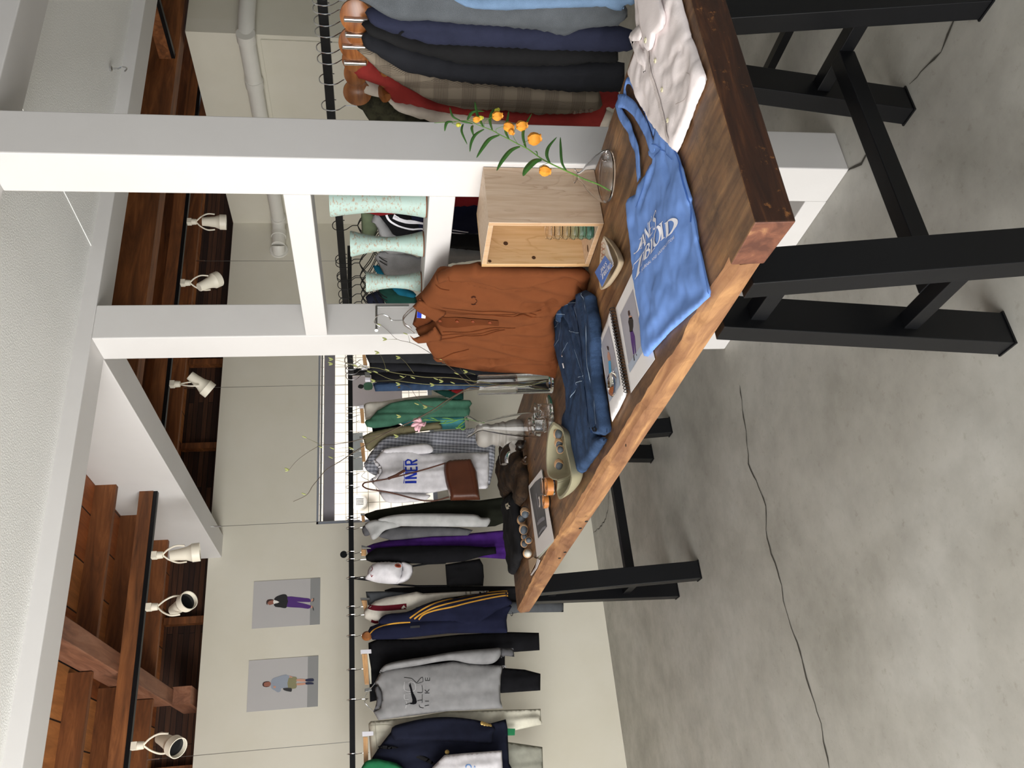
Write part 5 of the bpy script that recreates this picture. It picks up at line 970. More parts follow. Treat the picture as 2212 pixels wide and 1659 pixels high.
pcx = PZ(.858); t1, c1 = card('blue business card with white serif lettering leaning in the stone dish', plain('card_blue', '#4a77c4', .5), pcx, [(1588, 1172), (1676, 1290), (1552, 1545), (1466, 1372)])
for ch, bl, br, tl in (('J', (1535, 1395), (1560, 1365), (1530, 1345)), ('A', (1552, 1375), (1572, 1350), (1546, 1325)), ('N', (1570, 1352), (1588, 1325), (1562, 1302)), ('E', (1586, 1330), (1603, 1306), (1578, 1280)), ('S', (1601, 1308), (1618, 1285), (1592, 1255)),
                       ('T', (1545, 1480), (1585, 1425), (1540, 1415)), ('A', (1572, 1435), (1590, 1410), (1566, 1385)), ('B', (1586, 1415), (1604, 1390), (1580, 1365)), ('L', (1602, 1395), (1620, 1370), (1595, 1342)), ('O', (1616, 1375), (1636, 1348), (1608, 1320)), ('I', (1632, 1350), (1648, 1328), (1624, 1298)), ('D', (1646, 1335), (1668, 1305), (1638, 1278))):
    letter(t1, ch, pcx, BX, bl, br, tl, c1, PW, .0008, .02)

# decanter vase with orange lantern flowers
vc = PZ(TZ).pt(zf(FL, [(1990, 850)])[0]); py = PY(vc.y); ntop = py.pt(zf(FL, [(1600, 870)])[0]).z
t = thing('flat_glass_vase', vc, 'low wide clear glass vase with a narrow neck in front of the plywood box', 'vase')
H_ = ntop-TZ; pf = [(0, 0), (.055, 0), (.070, .004), (.074, .012), (.070, .025), (.056, .045), (.036, .066), (.019, H_*.78), (.012, H_*.88), (.011, H_*.94), (.019, H_*1.0), (.020, H_*1.01)]
MB().lathe(pf+[(max(0, r-.0025), z_-.0005 if r > .03 else z_) for r, z_ in pf[::-1][:-3]]+[(.050, .005), (0, .005)], vc+Vector((0, 0, .0006)), 40).build('glass_body', M['glass'], t, True)
q = PY(vc.y-.05).pt(zf(FL, [(1935, 630)])[0]); MB().lathe([(0, -.012), (.010, -.006), (.012, 0), (.010, .006), (0, .012)], q, 20).build('glass_knob', M['glass'], t, True)
t = thing('lantern_flower_stem', vc+Vector((0, 0, .02)), 'green stem with orange lantern-shaped flowers leaning from the low glass vase', 'flower')
M['stem'] = plain('green_stem', '#5d8a34', .5, 0, .15, 30); M['leaf'] = plain('green_leaf', '#3d6b2c', .5, 0, .2, 40); M['orange'] = plain('orange_petals', '#e99a33', .5, 0, .2, 60, .1, 200); M['yellow'] = plain('yellow_green_petals', '#bdb93a', .5, 0, .2, 60)
st = [(1990, 1010), (1860, 940), (1700, 880), (1600, 835), (1480, 780), (1310, 700), (1200, 640), (1060, 540), (960, 490), (850, 430), (740, 375), (650, 325), (560, 290), (470, 255), (380, 215), (200, 225), (60, 235), (-10, 240)]
P_ = [py.pt(q) for q in zf(FL, st)]; MB().tube(spline(P_, 4), [.0024*(1-.75*i/((len(P_)-1)*4)) for i in range((len(P_)-1)*4+1)], 6).build('stem', M['stem'], t, True)
def leafm(t, pl, fr, pts, w, mat, name='leaf', bend=.006):
    sp = spline([Vector(pl.img(q)+(0,)) for q in zf(fr, pts)], 5); rows = []; n = len(sp)
    for i, p in enumerate(sp):
        u = i/(n-1); tt = (sp[min(i+1, n-1)]-sp[max(i-1, 0)]).normalized(); nn = Vector((-tt.y, tt.x, 0)); ww = w*(sin(pi*min(1, u*.93+.07))**.8)*.5+.0004; o = bend*sin(pi*u)
        rows.append([pl.at(p.x+nn.x*ww*k, p.y+nn.y*ww*k, o-abs(k)*ww*.5) for k in (-1, -.5, 0, .5, 1)])
    MB().strip(rows).build(name, mat, t, True)
for pts, w in (([(1310, 700), (1268, 620), (1290, 520), (1385, 400)], .009), ([(1500, 790), (1440, 700), (1425, 520), (1425, 400)], .007), ([(1210, 655), (1130, 680), (1040, 770), (1000, 845)], .018), ([(965, 505), (860, 560), (760, 680), (700, 785)], .012), ([(730, 375), (620, 430), (540, 530), (470, 638)], .011), ([(555, 310), (460, 380), (410, 470), (395, 570)], .008), ([(430, 265), (415, 320), (440, 395)], .007), ([(320, 250), (300, 350), (365, 485)], .006), ([(840, 420), (800, 340), (820, 220), (838, 105)], .008), ([(1035, 520), (1000, 420), (1010, 310), (1100, 130)], .008), ([(650, 320), (622, 220), (650, 120), (700, 75)], .008), ([(550, 290), (480, 160), (450, -5)], .008), ([(365, 205), (430, 125), (560, 108)], .009), ([(290, 215), (200, 180), (165, 60)], .006), ([(200, 225), (130, 250), (108, 335)], .008), ([(430, 250), (330, 240), (270, 215)], .006), ([(1165, 610), (1150, 580), (1130, 565)], .003)):
    leafm(t, py, FL, pts, w, M['leaf'])
def lantern(q, r, ax, mat, anchor=None):
    c = PY(vc.y-.01).pt(zf(FL, [q])[0]); R = r/5.267/FPX*2.25; o = MB().lathe([(0, -R*1.05), (R*.55, -R*.98), (R*.98, -R*.4), (R, R*.1), (R*.75, R*.65), (R*.5, R*.85), (R*.62, R*1.12), (R*.56, R*1.1), (R*.4, R*.8), (0, R*.5)], c, 18, ax)
    for i, v_ in enumerate(o.v): k = i % 18; v_ += (v_-c)*(.07*cos(2*pi*k*6/18))
    f_ = o.build('flower', mat, t, True)
    if anchor: a = py.pt(zf(FL, [anchor])[0]); e = c-Vector(ax).normalized()*R; MB().tube(spline([a, a.lerp(e, .5)+Vector((0, 0, .012)), e], 6), .0007, 5).build('pedicel', M['stem'], f_, True)
for q, r, ax, mk, an in (((1250, 785), 62, (-.15, 0, -1), 'orange', (1290, 695)), ((1130, 420), 74, (.1, -.2, -1), 'orange', (1050, 535)), ((985, 272), 62, (.25, 0, -1), 'orange', (940, 480)), ((838, 285), 58, (-.2, 0, -1), 'orange', (700, 350)), ((868, 345), 34, (-.7, 0, -.6), 'orange', None), ((708, 160), 56, (.2, 0, -1), 'orange', (560, 290)), ((705, 105), 34, (.8, 0, -.5), 'yellow', None), ((470, 200), 38, (.1, 0, -1), 'orange', (400, 220)), ((518, 182), 28, (.2, 0, -1), 'yellow', None), ((265, 262), 26, (0, 0, -1), 'yellow', (240, 225))): lantern(q, r, ax, M[mk], an)

# knitted polo on its hanger
pp = Plane((1.64, 2.4, 1.34), (0, -1, 0), Vector((1.64-1.485, .0, 1.34-.82)))
t = thing('knitted_polo', (1.55, 2.4, TZ), 'rust brown knitted polo shirt on a chrome hanger, its hem resting on the table', 'polo shirt')
PK = CL['polo']
b0 = cloth('body', PK, pp, im(pp, P1, [(430, 455), (500, 385), (560, 310), (640, 190), (760, 200), (1000, 150), (1300, 200), (2050, 185), (2080, 330), (2000, 430), (1900, 480), (1810, 560), (1760, 640), (1750, 700), (1780, 900), (1790, 1000), (1700, 1010), (1200, 1010), (760, 1000), (640, 1012), (600, 960), (520, 840), (430, 760), (480, 735), (560, 710), (645, 650), (650, 615), (600, 560), (520, 510)]), .04, .02, .018, (8, 1.2), .010, parent=t, sm=False, R=.05, wr=.001, cr=cre(pp, P1, [
    ([(1500, 470), (1650, 480), (1760, 420)], .022, .014), ([(1450, 560), (1650, 540), (1800, 500)], .018, .012), ([(1600, 600), (1750, 620)], .012, .01), ([(1640, 500), (1690, 560)], .020, .02), ([(1250, 760), (1500, 800), (1760, 780)], .014, .018), ([(1450, 700), (1600, 650), (1740, 640)], .012, .012),
    ([(720, 430), (1000, 460), (1400, 480)], -.006, .012), ([(720, 790), (1100, 770), (1500, 720)], -.006, .014), ([(1300, 860), (1550, 870), (1750, 880)], .016, .012), ([(1650, 830), (1760, 850)], .012, .008)]))
s1 = cloth('sleeve', PK, pp, im(pp, P1, [(640, 190), (800, 120), (1035, 88), (1060, 110), (1300, 130), (1900, 150), (2060, 165), (2112, 200), (2105, 330), (2040, 330), (1980, 265), (1800, 275), (1550, 322), (1300, 358), (1150, 312), (900, 262), (760, 240), (650, 255)]), .03, .02, .008, (14, 1), .010, parent=t, sm=False, h0=.018, R=.03, cr=cre(pp, P1, [
    ([(760, 235), (1000, 240), (1200, 290), (1300, 330)], .022, .012), ([(1300, 325), (1500, 290), (1800, 240), (1980, 230)], .024, .011), ([(1400, 335), (1560, 300), (1750, 262)], -.010, .006), ([(1150, 180), (1500, 200), (1900, 190)], .010, .02), ([(1850, 200), (2050, 250)], .012, .008)]))
s2 = cloth('sleeve', PK, pp, im(pp, P1, [(600, 960), (700, 950), (880, 900), (960, 915), (1060, 965), (1180, 1002), (1400, 935), (1600, 905), (1765, 925), (1800, 1040), (1860, 1235), (1800, 1180), (1700, 1142), (1300, 1112), (1000, 1085), (700, 1040), (640, 1015)]), .03, .02, .008, (14, 1), .010, parent=t, sm=False, h0=.016, R=.03, cr=cre(pp, P1, [
    ([(680, 1025), (820, 980), (960, 965), (1100, 985), (1180, 1005)], .026, .012), ([(1180, 1005), (1350, 965), (1600, 930), (1760, 935)], .022, .011), ([(1200, 1060), (1500, 1030), (1750, 1040)], .012, .012), ([(1050, 990), (1180, 1030)], -.008, .008), ([(1700, 960), (1780, 1080)], .014, .008)]))
cloth('back_neck', CL['polodark'], pp, im(pp, P1, [(440, 490), (560, 530), (650, 600), (655, 640), (560, 715), (440, 762), (400, 720), (420, 650), (436, 570)]), .004, .004, .003, (9, 9), .012, parent=t, sm=False, h0=-.004)
cl = [cloth('collar', PK, pp, im(pp, P1, q), .008, .006, .003, (9, 9), .01, parent=t, sm=False, h0=.038, R=.01) for q in ([(428, 455), (500, 382), (520, 400), (600, 440), (748, 500), (745, 528), (650, 610), (600, 565), (540, 530), (470, 492)], [(400, 730), (440, 762), (560, 716), (642, 650), (672, 688), (706, 740), (702, 778), (560, 802), (480, 812), (430, 775)])]
pk = decal('placket', CL['polodark'], pp, [im(pp, P1, [(652, 600), (1240, 595), (1246, 650), (1240, 664), (655, 664)])], b0, .012, .003, t)
for q in ((680, 628), (845, 626), (995, 628), (1160, 626)):
    T = bvh(b0); p = pp.pt(zf(P1, [q])[0]); h = T.ray_cast(p+pp.N*.3, -pp.N, .6); MB().lathe([(0, .004), (.003, .003), (.004, .005), (.0062, .004), (.0065, 0)], (h[0] or p)+pp.N*.003, 16, pp.N).build('button', plain('rust_button', '#7d3d22', .3), t, True)
stripes(t, [b0, s1, s2], pp, P1, K('#5f2f15'), [([(720, 455), (1000, 490), (1300, 510), (1640, 548)], .003), ([(750, 540), (1100, 530), (1400, 560), (1660, 590)], .003), ([(750, 495), (1000, 525), (1300, 535), (1600, 565)], .002), ([(710, 720), (1000, 700), (1400, 680)], .003), ([(705, 772), (1000, 740), (1300, 705)], .003), ([(705, 745), (1000, 722), (1250, 700)], .002), ([(600, 965), (760, 920), (960, 880)], .003), ([(640, 268), (700, 285), (780, 298)], .002), ([(775, 165), (800, 210), (845, 245)], .002), ([(520, 812), (640, 795), (700, 792)], .002)], 'cable_line')
lg = K('#3a1d12', bmp=0); stripes(t, b0, pp, P1, lg, [([(1010+34*cos(a)*.9, 392+36*sin(a)) for a in [radians(x) for x in range(50, 140, 15)]], .005), ([(1010+34*cos(a)*.9, 392-36*sin(a)) for a in [radians(x) for x in range(50, 140, 15)]], .005), ([(1030, 372), (1046, 392), (1030, 412)], .002)], 'laurel_emblem')
decal('neck_label', CL['printwhite'], pp, [im(pp, P1, [(458, 515), (545, 520), (534, 628), (452, 622)])], None, .02, .012, t); decal('label_panel', CL['blueprint'], pp, [im(pp, P1, [(460, 524), (502, 528), (497, 622), (454, 618)])], None, .02, .0135, t)
ck = M['chrome']; hp = lambda q, h=.02: pp.pt(zf(P1, [q])[0], h)
for pts in ([(325, 630), (330, 590), (370, 540), (450, 480)], [(325, 630), (345, 595), (390, 550), (465, 495)], [(325, 630), (335, 670), (370, 705), (432, 752)], [(325, 630), (345, 665), (385, 690), (405, 705)]): MB().tube(spline([hp(q) for q in pts], 6), .0022, 8).build('hanger_arm', ck, t, True)
MB().tube(spline([hp(q) for q in ((325, 630), (222, 628), (185, 592), (125, 572), (72, 592), (52, 640), (70, 665), (104, 686))], 6), .0022, 8).build('hanger_hook', ck, t, True)
tk = thing('wall_hook', (1.826, 2.786, 1.34), 'square brushed steel bracket on the far white post holding the polo hanger', 'hook')
tip = pp.pt(zf(P1, [(66, 742)])[0], .012); c0 = Vector((1.826, 2.780, 1.466)); MB().tube([(1.826, 2.7810, 1.34), (1.826, 2.7810, 1.463), c0, c0.lerp(tip, .02), tip], .0042, 8).build('bracket_rod', M['brushed'], tk); MB().lathe([(0, -.001), (.0065, -.001), (.0065, .0015), (0, .0015)], tip, 16, tip-c0).build('end_cap', M['brushed'], tk)

# folded jeans
t = thing('folded_jeans', (1.2, 2.35, TZ), 'folded mid-blue denim jeans lying across the table beside the polo', 'jeans')
dn = fabric('washed_denim', '#324562', var=.3, mel=.3, bmp=.4, col2='#283850')
b1 = lay(t, 'trouser_leg', dn, .836, J1, [(60, 310), (118, 272), (112, 140), (150, 120), (215, 112), (240, 140), (255, 180), (300, 300), (370, 700), (400, 1100), (420, 1280), (500, 1292), (420, 1420), (350, 1520), (300, 1592), (262, 1580), (240, 1500), (180, 1300), (145, 1200), (145, 1120), (187, 1040), (180, 900), (130, 700), (82, 520)], .014, .019, fold=.004, freq=(4, 16), R=.018, wr=.0012, res=.010, cr=cre(PZ(.836), J1, [([(150, 250), (215, 380), (262, 560), (320, 760), (360, 900)], .012, .006), ([(200, 180), (250, 380), (330, 620)], .010, .006), ([(280, 880), (250, 960), (230, 1060)], .008, .006), ([(350, 1000), (370, 1200), (380, 1400)], .004, .008), ([(250, 1000), (280, 1250), (300, 1450)], .004, .010), ([(150, 600), (200, 800), (220, 950)], .005, .008)]))
b2 = lay(t, 'trouser_leg', dn, .834, J1, [(258, 182), (285, 150), (275, 90), (325, 62), (380, 95), (385, 170), (415, 300), (435, 480), (440, 700), (455, 820), (480, 1000), (508, 1240), (492, 1275), (440, 1276), (410, 1235), (395, 1100), (375, 900), (345, 650), (310, 400)], .020, .017, fold=.003, freq=(4, 20), R=.014, wr=.0012, res=.010, cr=cre(PZ(.834), J1, [([(320, 110), (350, 300), (375, 500), (392, 700), (420, 900), (438, 1080), (455, 1210)], .012, .005), ([(350, 100), (385, 300), (410, 600), (430, 850), (460, 1080)], .006, .005)]))
b3 = lay(t, 'waistband', dn, .842, J1, [(112, 140), (135, 128), (150, 250), (140, 365), (118, 330), (122, 240)], .022, .02, R=.01)
pj = PZ(.836)
decal('painted_fold_shade', CL['black'], pj, [im(pj, J1, [(432, 1212), (450, 1195), (478, 1222), (468, 1242), (440, 1240)])], b2, .008, .002, t)  # flat black patch painted as the shade inside the fold
stripes(t, [b1, b2, b3], pj, J1, fabric('denim_stitch', '#93a7bd', bmp=0), [([(72, 405), (135, 350), (148, 310)], .0022), ([(92, 545), (150, 450), (162, 330), (158, 300)], .0018), ([(160, 608), (190, 560), (215, 500)], .0018), ([(215, 400), (262, 520), (310, 680), (352, 830), (385, 1050), (400, 1200)], .0018), ([(330, 90), (372, 200), (385, 420), (398, 650), (425, 850), (445, 1000), (468, 1180)], .0024), ([(285, 855), (282, 835), (330, 822)], .003), ([(240, 960), (285, 870)], .0022), ([(190, 190), (270, 180), (310, 390), (300, 420), (245, 410)], .0016), ([(145, 262), (195, 268)], .002), ([(300, 790), (345, 775)], .002)], 'stitching')
stripes(t, [b1, b2], pj, J1, fabric('denim_shade', '#1e3154', bmp=0), [([(250, 190), (300, 330), (345, 600), (375, 850), (395, 1100), (412, 1250)], .008), ([(140, 150), (150, 260), (135, 350)], .004)], 'painted_shadow_line')  # darker denim strips painted as shadow between the legs and along the waistband
decal('white_tab', CL['printwhite'], pj, [im(pj, J1, [(163, 675), (172, 672), (182, 712), (173, 715)])], b1, .01, .003, t)
p = pj.pt(zf(J1, [(160, 612)])[0]); MB().lathe([(0, .003), (.004, .003), (.005, 0)], (bvh(b1).ray_cast(p+Vector((0, 0, .2)), Vector((0, 0, -1)), .5)[0] or p), 12).build('rivet', M['brushed'], t, True)

# cylinder vase and branches
cv = PZ(TZ).pt(zf(V1, [(1600, 285)])[0]); pv = PY(cv.y); zt = pv.pt(zf(V1, [(400, 300)])[0]).z
t = thing('cylinder_vase', cv, 'tall clear glass cylinder vase half full of water behind the jeans', 'vase')
MB().lathe([(0, 0), (.0365, 0), (.038, .002), (.038, zt-TZ), (.0355, zt-TZ), (.0355, .012), (0, .011)], cv+Vector((0, 0, .0006)), 40).build('glass_body', M['glass'], t, True)
zw = pv.pt(zf(V1, [(1020, 300)])[0]).z; MB().lathe([(0, .0125), (.0352, .0125), (.0352, zw-TZ), (0, zw-TZ)], cv, 36).build('water', glass('water', (.97, .99, .98, 1), 0, 1.08), t, True)
t = thing('branches', cv+Vector((0, 0, .03)), 'thin budding branches spreading from the tall cylinder vase', 'branches')
M['twig'] = plain('brown_twig', '#4f4233', .7, 0, .25, 80); M['twigg'] = plain('greenish_twig', '#6d6a45', .7, 0, .2, 80); M['bud'] = plain('pale_green_bud', '#a9b06a', .6, 0, .2, 80)
mouth = (1560, 690)
def branch(pts, r, mat, y, root=True, tw=()):
    pl = PY(cv.y+y); P = [pl.pt(q) for q in zf(WN, pts)]
    if root: P = [Vector((cv.x+random.uniform(-.02, .02), cv.y+random.uniform(-.02, .02), TZ+.016)), Vector((cv.x+random.uniform(-.012, .012), cv.y, (TZ+zt)/2)), Vector((cv.x+(P[0].x-cv.x)*.6, cv.y+y*.3, zt-.01))]+P
    q = spline(P, 5); n = len(q); o = MB().tube(q, [r*(1-.72*i/(n-1)) for i in range(n)], 6).build('branch', mat, t, True)
    return o
branch([(1500, 712), (1400, 762), (1300, 822), (1200, 890), (1050, 970), (900, 1040), (800, 1092), (700, 1150), (600, 1210), (480, 1290), (380, 1350), (320, 1420), (270, 1480), (225, 1548), (120, 1600)], .0030, M['twig'], -.04)
branch([(900, 1040), (800, 1075), (660, 1110), (560, 1135), (430, 1155), (340, 1160), (270, 1195), (200, 1240), (140, 1290), (82, 1360)], .0016, M['twig'], -.04, False)
branch([(1480, 735), (1390, 775), (1250, 880), (1150, 930), (1020, 990), (975, 1050)], .0015, M['twig'], -.03)
branch([(1520, 660), (1400, 640), (1290, 632), (1150, 630), (1000, 610), (880, 590), (780, 560), (650, 550), (600, 545), (540, 520), (430, 490)], .0022, M['twigg'], .02)
branch([(1500, 685), (1400, 600), (1300, 520), (1200, 450), (1100, 390), (1030, 360), (930, 335), (860, 270), (803, 222)], .0020, M['twig'], .03)
branch([(1530, 670), (1450, 600), (1385, 510)], .0013, M['twigg'], .05)
branch([(1520, 692), (1250, 690), (1100, 680), (950, 660), (860, 640), (750, 590), (640, 560), (560, 520)], .0020, M['twigg'], -.01)
branch([(1220, 865), (1130, 840), (1070, 770), (1030, 710), (960, 682)], .0012, M['twig'], -.03, False)
for pts in ([(340, 1160), (280, 1130), (212, 1100)], [(930, 335), (850, 335)], [(1030, 360), (1015, 300)], [(850, 590), (822, 500), (790, 440)], [(1060, 600), (1000, 520), (955, 478)], [(700, 570), (600, 500), (560, 480)], [(1000, 620), (940, 650), (760, 662)], [(1290, 632), (1250, 650)], [(1540, 610), (1475, 590)], [(1300, 520), (1285, 495)], [(600, 1210), (540, 1180), (440, 1192)], [(520, 1240), (430, 1262)], [(560, 545), (430, 525)]): branch(pts, .0010, M['twigg'], -.01, False)
for q, an in (((955, 478), 1), ((730, 595), 0), ((760, 660), 1), ((955, 684), 1), ((1220, 690), 1), ((1480, 588), 1), ((1100, 845), 0), ((960, 936), 1), ((1165, 862), 1), ((985, 632), 0), ((1070, 640), 0), ((1380, 680), 0), ((1290, 662), 1), ((1250, 650), 0), ((430, 490), 1), ((428, 526), 1), ((790, 440), 1), ((1012, 298), 0), ((850, 335), 1), ((805, 225), 0), ((225, 1103), 0), ((88, 1352), 1), ((220, 1546), 0), ((350, 1180), 0), ((440, 1190), 0), ((430, 1262), 0), ((780, 595), 0), ((620, 545), 0), ((1280, 495), 0), ((1410, 608), 0), ((870, 580), 0), ((940, 1090), 1), ((590, 1190), 0)):
    leafm(t, PY(cv.y-.012), WN, [q, (q[0]-18, q[1]-6), (q[0]-36, q[1]-14)], .006 if an else .004, M['bud'], 'bud', .002)
    if an: leafm(t, PY(cv.y-.012), WN, [q, (q[0]-14, q[1]+6), (q[0]-32, q[1]+10)], .005, M['bud'], 'bud', .002)

# flared glass vase with the pink flower, beaded vase behind
c2 = PZ(TZ).pt(zf(V1, [(1395, 955)])[0]); p2 = PY(c2.y); z2 = p2.pt(zf(V1, [(215, 955)])[0]).z; s_ = (c2-CAM).dot(FWD)/FPX/7.539
t = thing('flared_glass_vase', c2, 'waisted clear glass vase with a flared mouth behind the glass cups', 'vase')
hh = z2-TZ; pf = [(0, 0), (210*s_, 0), (212*s_, .01), (195*s_, hh*.25), (150*s_, hh*.5), (100*s_, hh*.7), (76*s_, hh*.79), (95*s_, hh*.86), (165*s_, hh*.95), (186*s_, hh)]
MB().lathe(pf+[(r-.003, z_) for r, z_ in pf[::-1][:-1]]+[(180*s_, .02), (0, .018)], c2+Vector((0, 0, .0006)), 40).build('glass_body', M['glass'], t, True)
t = thing('pink_flower', (c2.x, c2.y, z2-.05), 'single pale pink flower with thin leaves in the flared glass vase', 'flower')
sp_ = [p2.pt(q) for q in zf(A, [(2250, 960), (2120, 930), (2020, 912), (1900, 925), (1700, 935), (1600, 925), (1530, 935), (1490, 950)])]
MB().tube(spline(sp_, 5), .0013, 6).build('stem', M['stem'], t, True)
for pts in ([(1900, 925), (1820, 905), (1740, 900)], [(1950, 915), (1860, 950), (1750, 970)], [(2020, 930), (1960, 980), (1900, 1040)], [(2000, 990), (1930, 1020), (1900, 1010)], [(1700, 935), (1640, 905), (1600, 900)], [(1600, 925), (1540, 915), (1500, 930)], [(2020, 1010), (1990, 1040), (1930, 1000)], [(1800, 930), (1760, 960), (1700, 965)]): leafm(t, p2, A, pts, .004, M['stem'], 'leaf', .001)
pk_ = plain('pink_petals', '#dcaab4', .5, 0, .15, 60)
for pts, w in (([(1500, 960), (1440, 930), (1385, 940)], .016), ([(1500, 970), (1430, 980), (1370, 1000)], .020), ([(1490, 980), (1440, 1020), (1430, 1060)], .017), ([(1500, 980), (1470, 1030), (1460, 1078)], .010), ([(1500, 960), (1470, 920), (1470, 885)], .012), ([(1540, 960), (1490, 985), (1420, 990)], .016), ([(1500, 960), (1520, 1000), (1550, 945)], .010)): leafm(t, p2, A, pts, w, pk_, 'petal', .010)
c3 = PZ(TZ).pt(zf(V1, [(1215, 935)])[0])+Vector((.03, .17, 0)); s3 = (c3-CAM).dot(FWD)/FPX/7.539; p3 = PY(c3.y); h3 = p3.pt(zf(V1, [(350, 900)])[0]).z-TZ
t = thing('beaded_vase', c3, 'white rounded lobed vase standing behind the flared glass vase', 'vase')
pf = [(0, 0), (200*s3, 0), (268*s3, h3*.13), (268*s3, h3*.22), (215*s3, h3*.36), (232*s3, h3*.42), (195*s3, h3*.5), (205*s3, h3*.56), (170*s3, h3*.66), (215*s3, h3*.8), (190*s3, h3*.95), (120*s3, h3), (100*s3, h3*.98), (0, h3*.9)]
MB().lathe([tuple(v_)[:2] for v_ in spline([Vector((a, b_, 0)) for a, b_ in pf], 4)], c3+Vector((0, 0, .0006)), 36).build('vase_body', plain('white_glaze', '#8f8b85', .6, 0, .02), t, True)
# glass cups on a saucer
cs = PZ(TZ).pt(zf(V1, [(1590, 830)])[0]); t = thing('glass_saucer', cs, 'round clear glass plate under the two glass cups', 'plate')
MB().lathe([(0, 0), (.05, 0), (.082, .006), (.084, .008), (.05, .004), (0, .003)], cs+Vector((0, 0, .0005)), 40).build('glass_body', M['glass'], t, True)
def cup(q, r, h, label, zb):
    c = PZ(zb).pt(zf(V1, [q])[0]); t = thing('glass_cup', c, label, 'cup', 'glass cups on the glass plate')
    MB().lathe([(0, 0), (r*.85, 0), (r*.92, .004), (r*.97, h*.6), (r*.85, h*.72), (r*1.06, h*.93), (r*1.05, h), (r*.98, h), (r*.78, h*.72), (r*.88, h*.58), (r*.82, .009), (0, .008)], c+Vector((0, 0, .0005)), 32).build('glass_body', M['glass'], t, True)
    for a_ in range(6): aa = a_*pi/3; MB().lathe([(0, -.004), (.004, -.002), (.005, 0), (.004, .002), (0, .004)], c+Vector((r*.86*cos(aa), r*.86*sin(aa), h*.72)), 10).build('glass_bead', M['glass'], t, True)
cup((1605, 735), .0300, .066, 'clear glass cup further right on the glass plate, nearer the cylinder vase', TZ+.0045)
cup((1500, 975), .0305, .066, 'clear glass cup nearer the olive bowl, in front of the flared vase', TZ+.0045)
# looped glass tube
pg_ = PY(PZ(TZ).pt(zf(W1, [(600, 760)])[0]).y+.05); t = thing('looped_glass', pg_.pt(zf(W1, [(560, 700)])[0]), 'curled clear glass object standing by the brown fuzzy sweater', 'glass ornament')
pts = [pg_.pt(q) for q in zf(W1, [(215, 740), (205, 640), (250, 540), (360, 480), (480, 470), (560, 520), (575, 600), (570, 680), (535, 725), (490, 700)])]; pts = [q+Vector((0, -.004*i, 0)) for i, q in enumerate(pts)]; q = spline(pts, 5); n = len(q)
MB().tube(q, [.019+.006*sin(pi*i/(n-1)) for i in range(n)], 18).build('glass_body', M['glass'], t, True)
# fuzzy brown sweater and the black garment with a small label
fz = fabric('fuzzy_brown_knit', '#3a2c20', var=.5, bmp=1.0, col2='#221d1a'); t = thing('brown_sweater', PZ(TZ).pt(zf(W1, [(350, 800)])[0]), 'dark brown fuzzy patterned sweater folded at the back right of the table', 'sweater')
lay(t, 'body', fz, .842, W1, [(230, 340), (430, 330), (470, 420), (440, 520), (480, 700), (510, 900), (532, 1200), (540, 1300), (460, 1400), (400, 1330), (380, 1180), (300, 1180), (210, 1290), (180, 1000), (150, 800), (105, 720), (150, 620), (220, 500)], .030, .025, wr=.006, fold=.010, R=.05, res=.02)
t = thing('black_folded_shirt', PZ(TZ).pt(zf(W2, [(350, 800)])[0]), 'black folded shirt with a small pale crocodile label behind the pebble row', 'shirt')
bk = lay(t, 'body', CL['black2'], .836, W2, [(300, 200), (360, 180), (420, 250), (440, 440), (470, 800), (500, 1150), (532, 1200), (430, 1380), (385, 1520), (335, 1515), (300, 1350), (275, 1150), (240, 900), (260, 620), (215, 420), (210, 330)], .022, .019, wr=.004, fold=.008, R=.04, res=.02)
pk2 = PZ(.858); decal('label', plain('label_cream', '#d5cfbb', .7), pk2, [im(pk2, W2, [(235, 372), (300, 325), (342, 402), (265, 457)])], bk, .02, .003, t); decal('label_emblem', plain('label_green', '#2d3a26', .7), pk2, [im(pk2, W2, [(255, 395), (285, 370), (310, 380), (285, 405), (262, 412)])], bk, .02, .0045, t)
# pebbles tied with straw
M['pebble'] = plain('blue_grey_pebble', '#5b636b', .7, 0, .25, 40); M['pebblew'] = plain('white_pebble', '#c9c9c0', .6, 0, .1, 60); M['straw'] = plain('tan_leather_thong', '#b5906a', .6, 0, .2, 120)
def pebble(q, a, b, c, ang, label, group, fr=W2, z=None, mat='pebble', wraps=3):
    z = z or TZ+c; p = PZ(z).pt(zf(fr, [q])[0]); t = thing('wrapped_pebble', p-Vector((0, 0, c)), label, 'pebble', group); rt = Matrix.Rotation(radians(ang), 3, 'Z')
    mb = MB(); mb.lathe([(sin(pi*k/12), -cos(pi*k/12)) for k in range(13)], (0, 0, 0), 20); mb.v = [p+rt @ Vector((v_.x*a, v_.y*b, v_.z*c)) for v_ in mb.v]; mb.build('stone', M[mat], t, True)
    for k in range(wraps):
        u = (-.25+.5*k/max(1, wraps-1)); w = sqrt(1-u*u)*1.04; pts = [p+rt @ Vector((a*u+.002*sin(3*x), b*w*cos(x), c*w*sin(x))) for x in [2*pi*i/16 for i in range(17)]]; MB().tube(pts, .0022, 5, False).build('wrap', M['straw'], t, True)
gp = 'wrapped pebbles in a row beside the photo book'
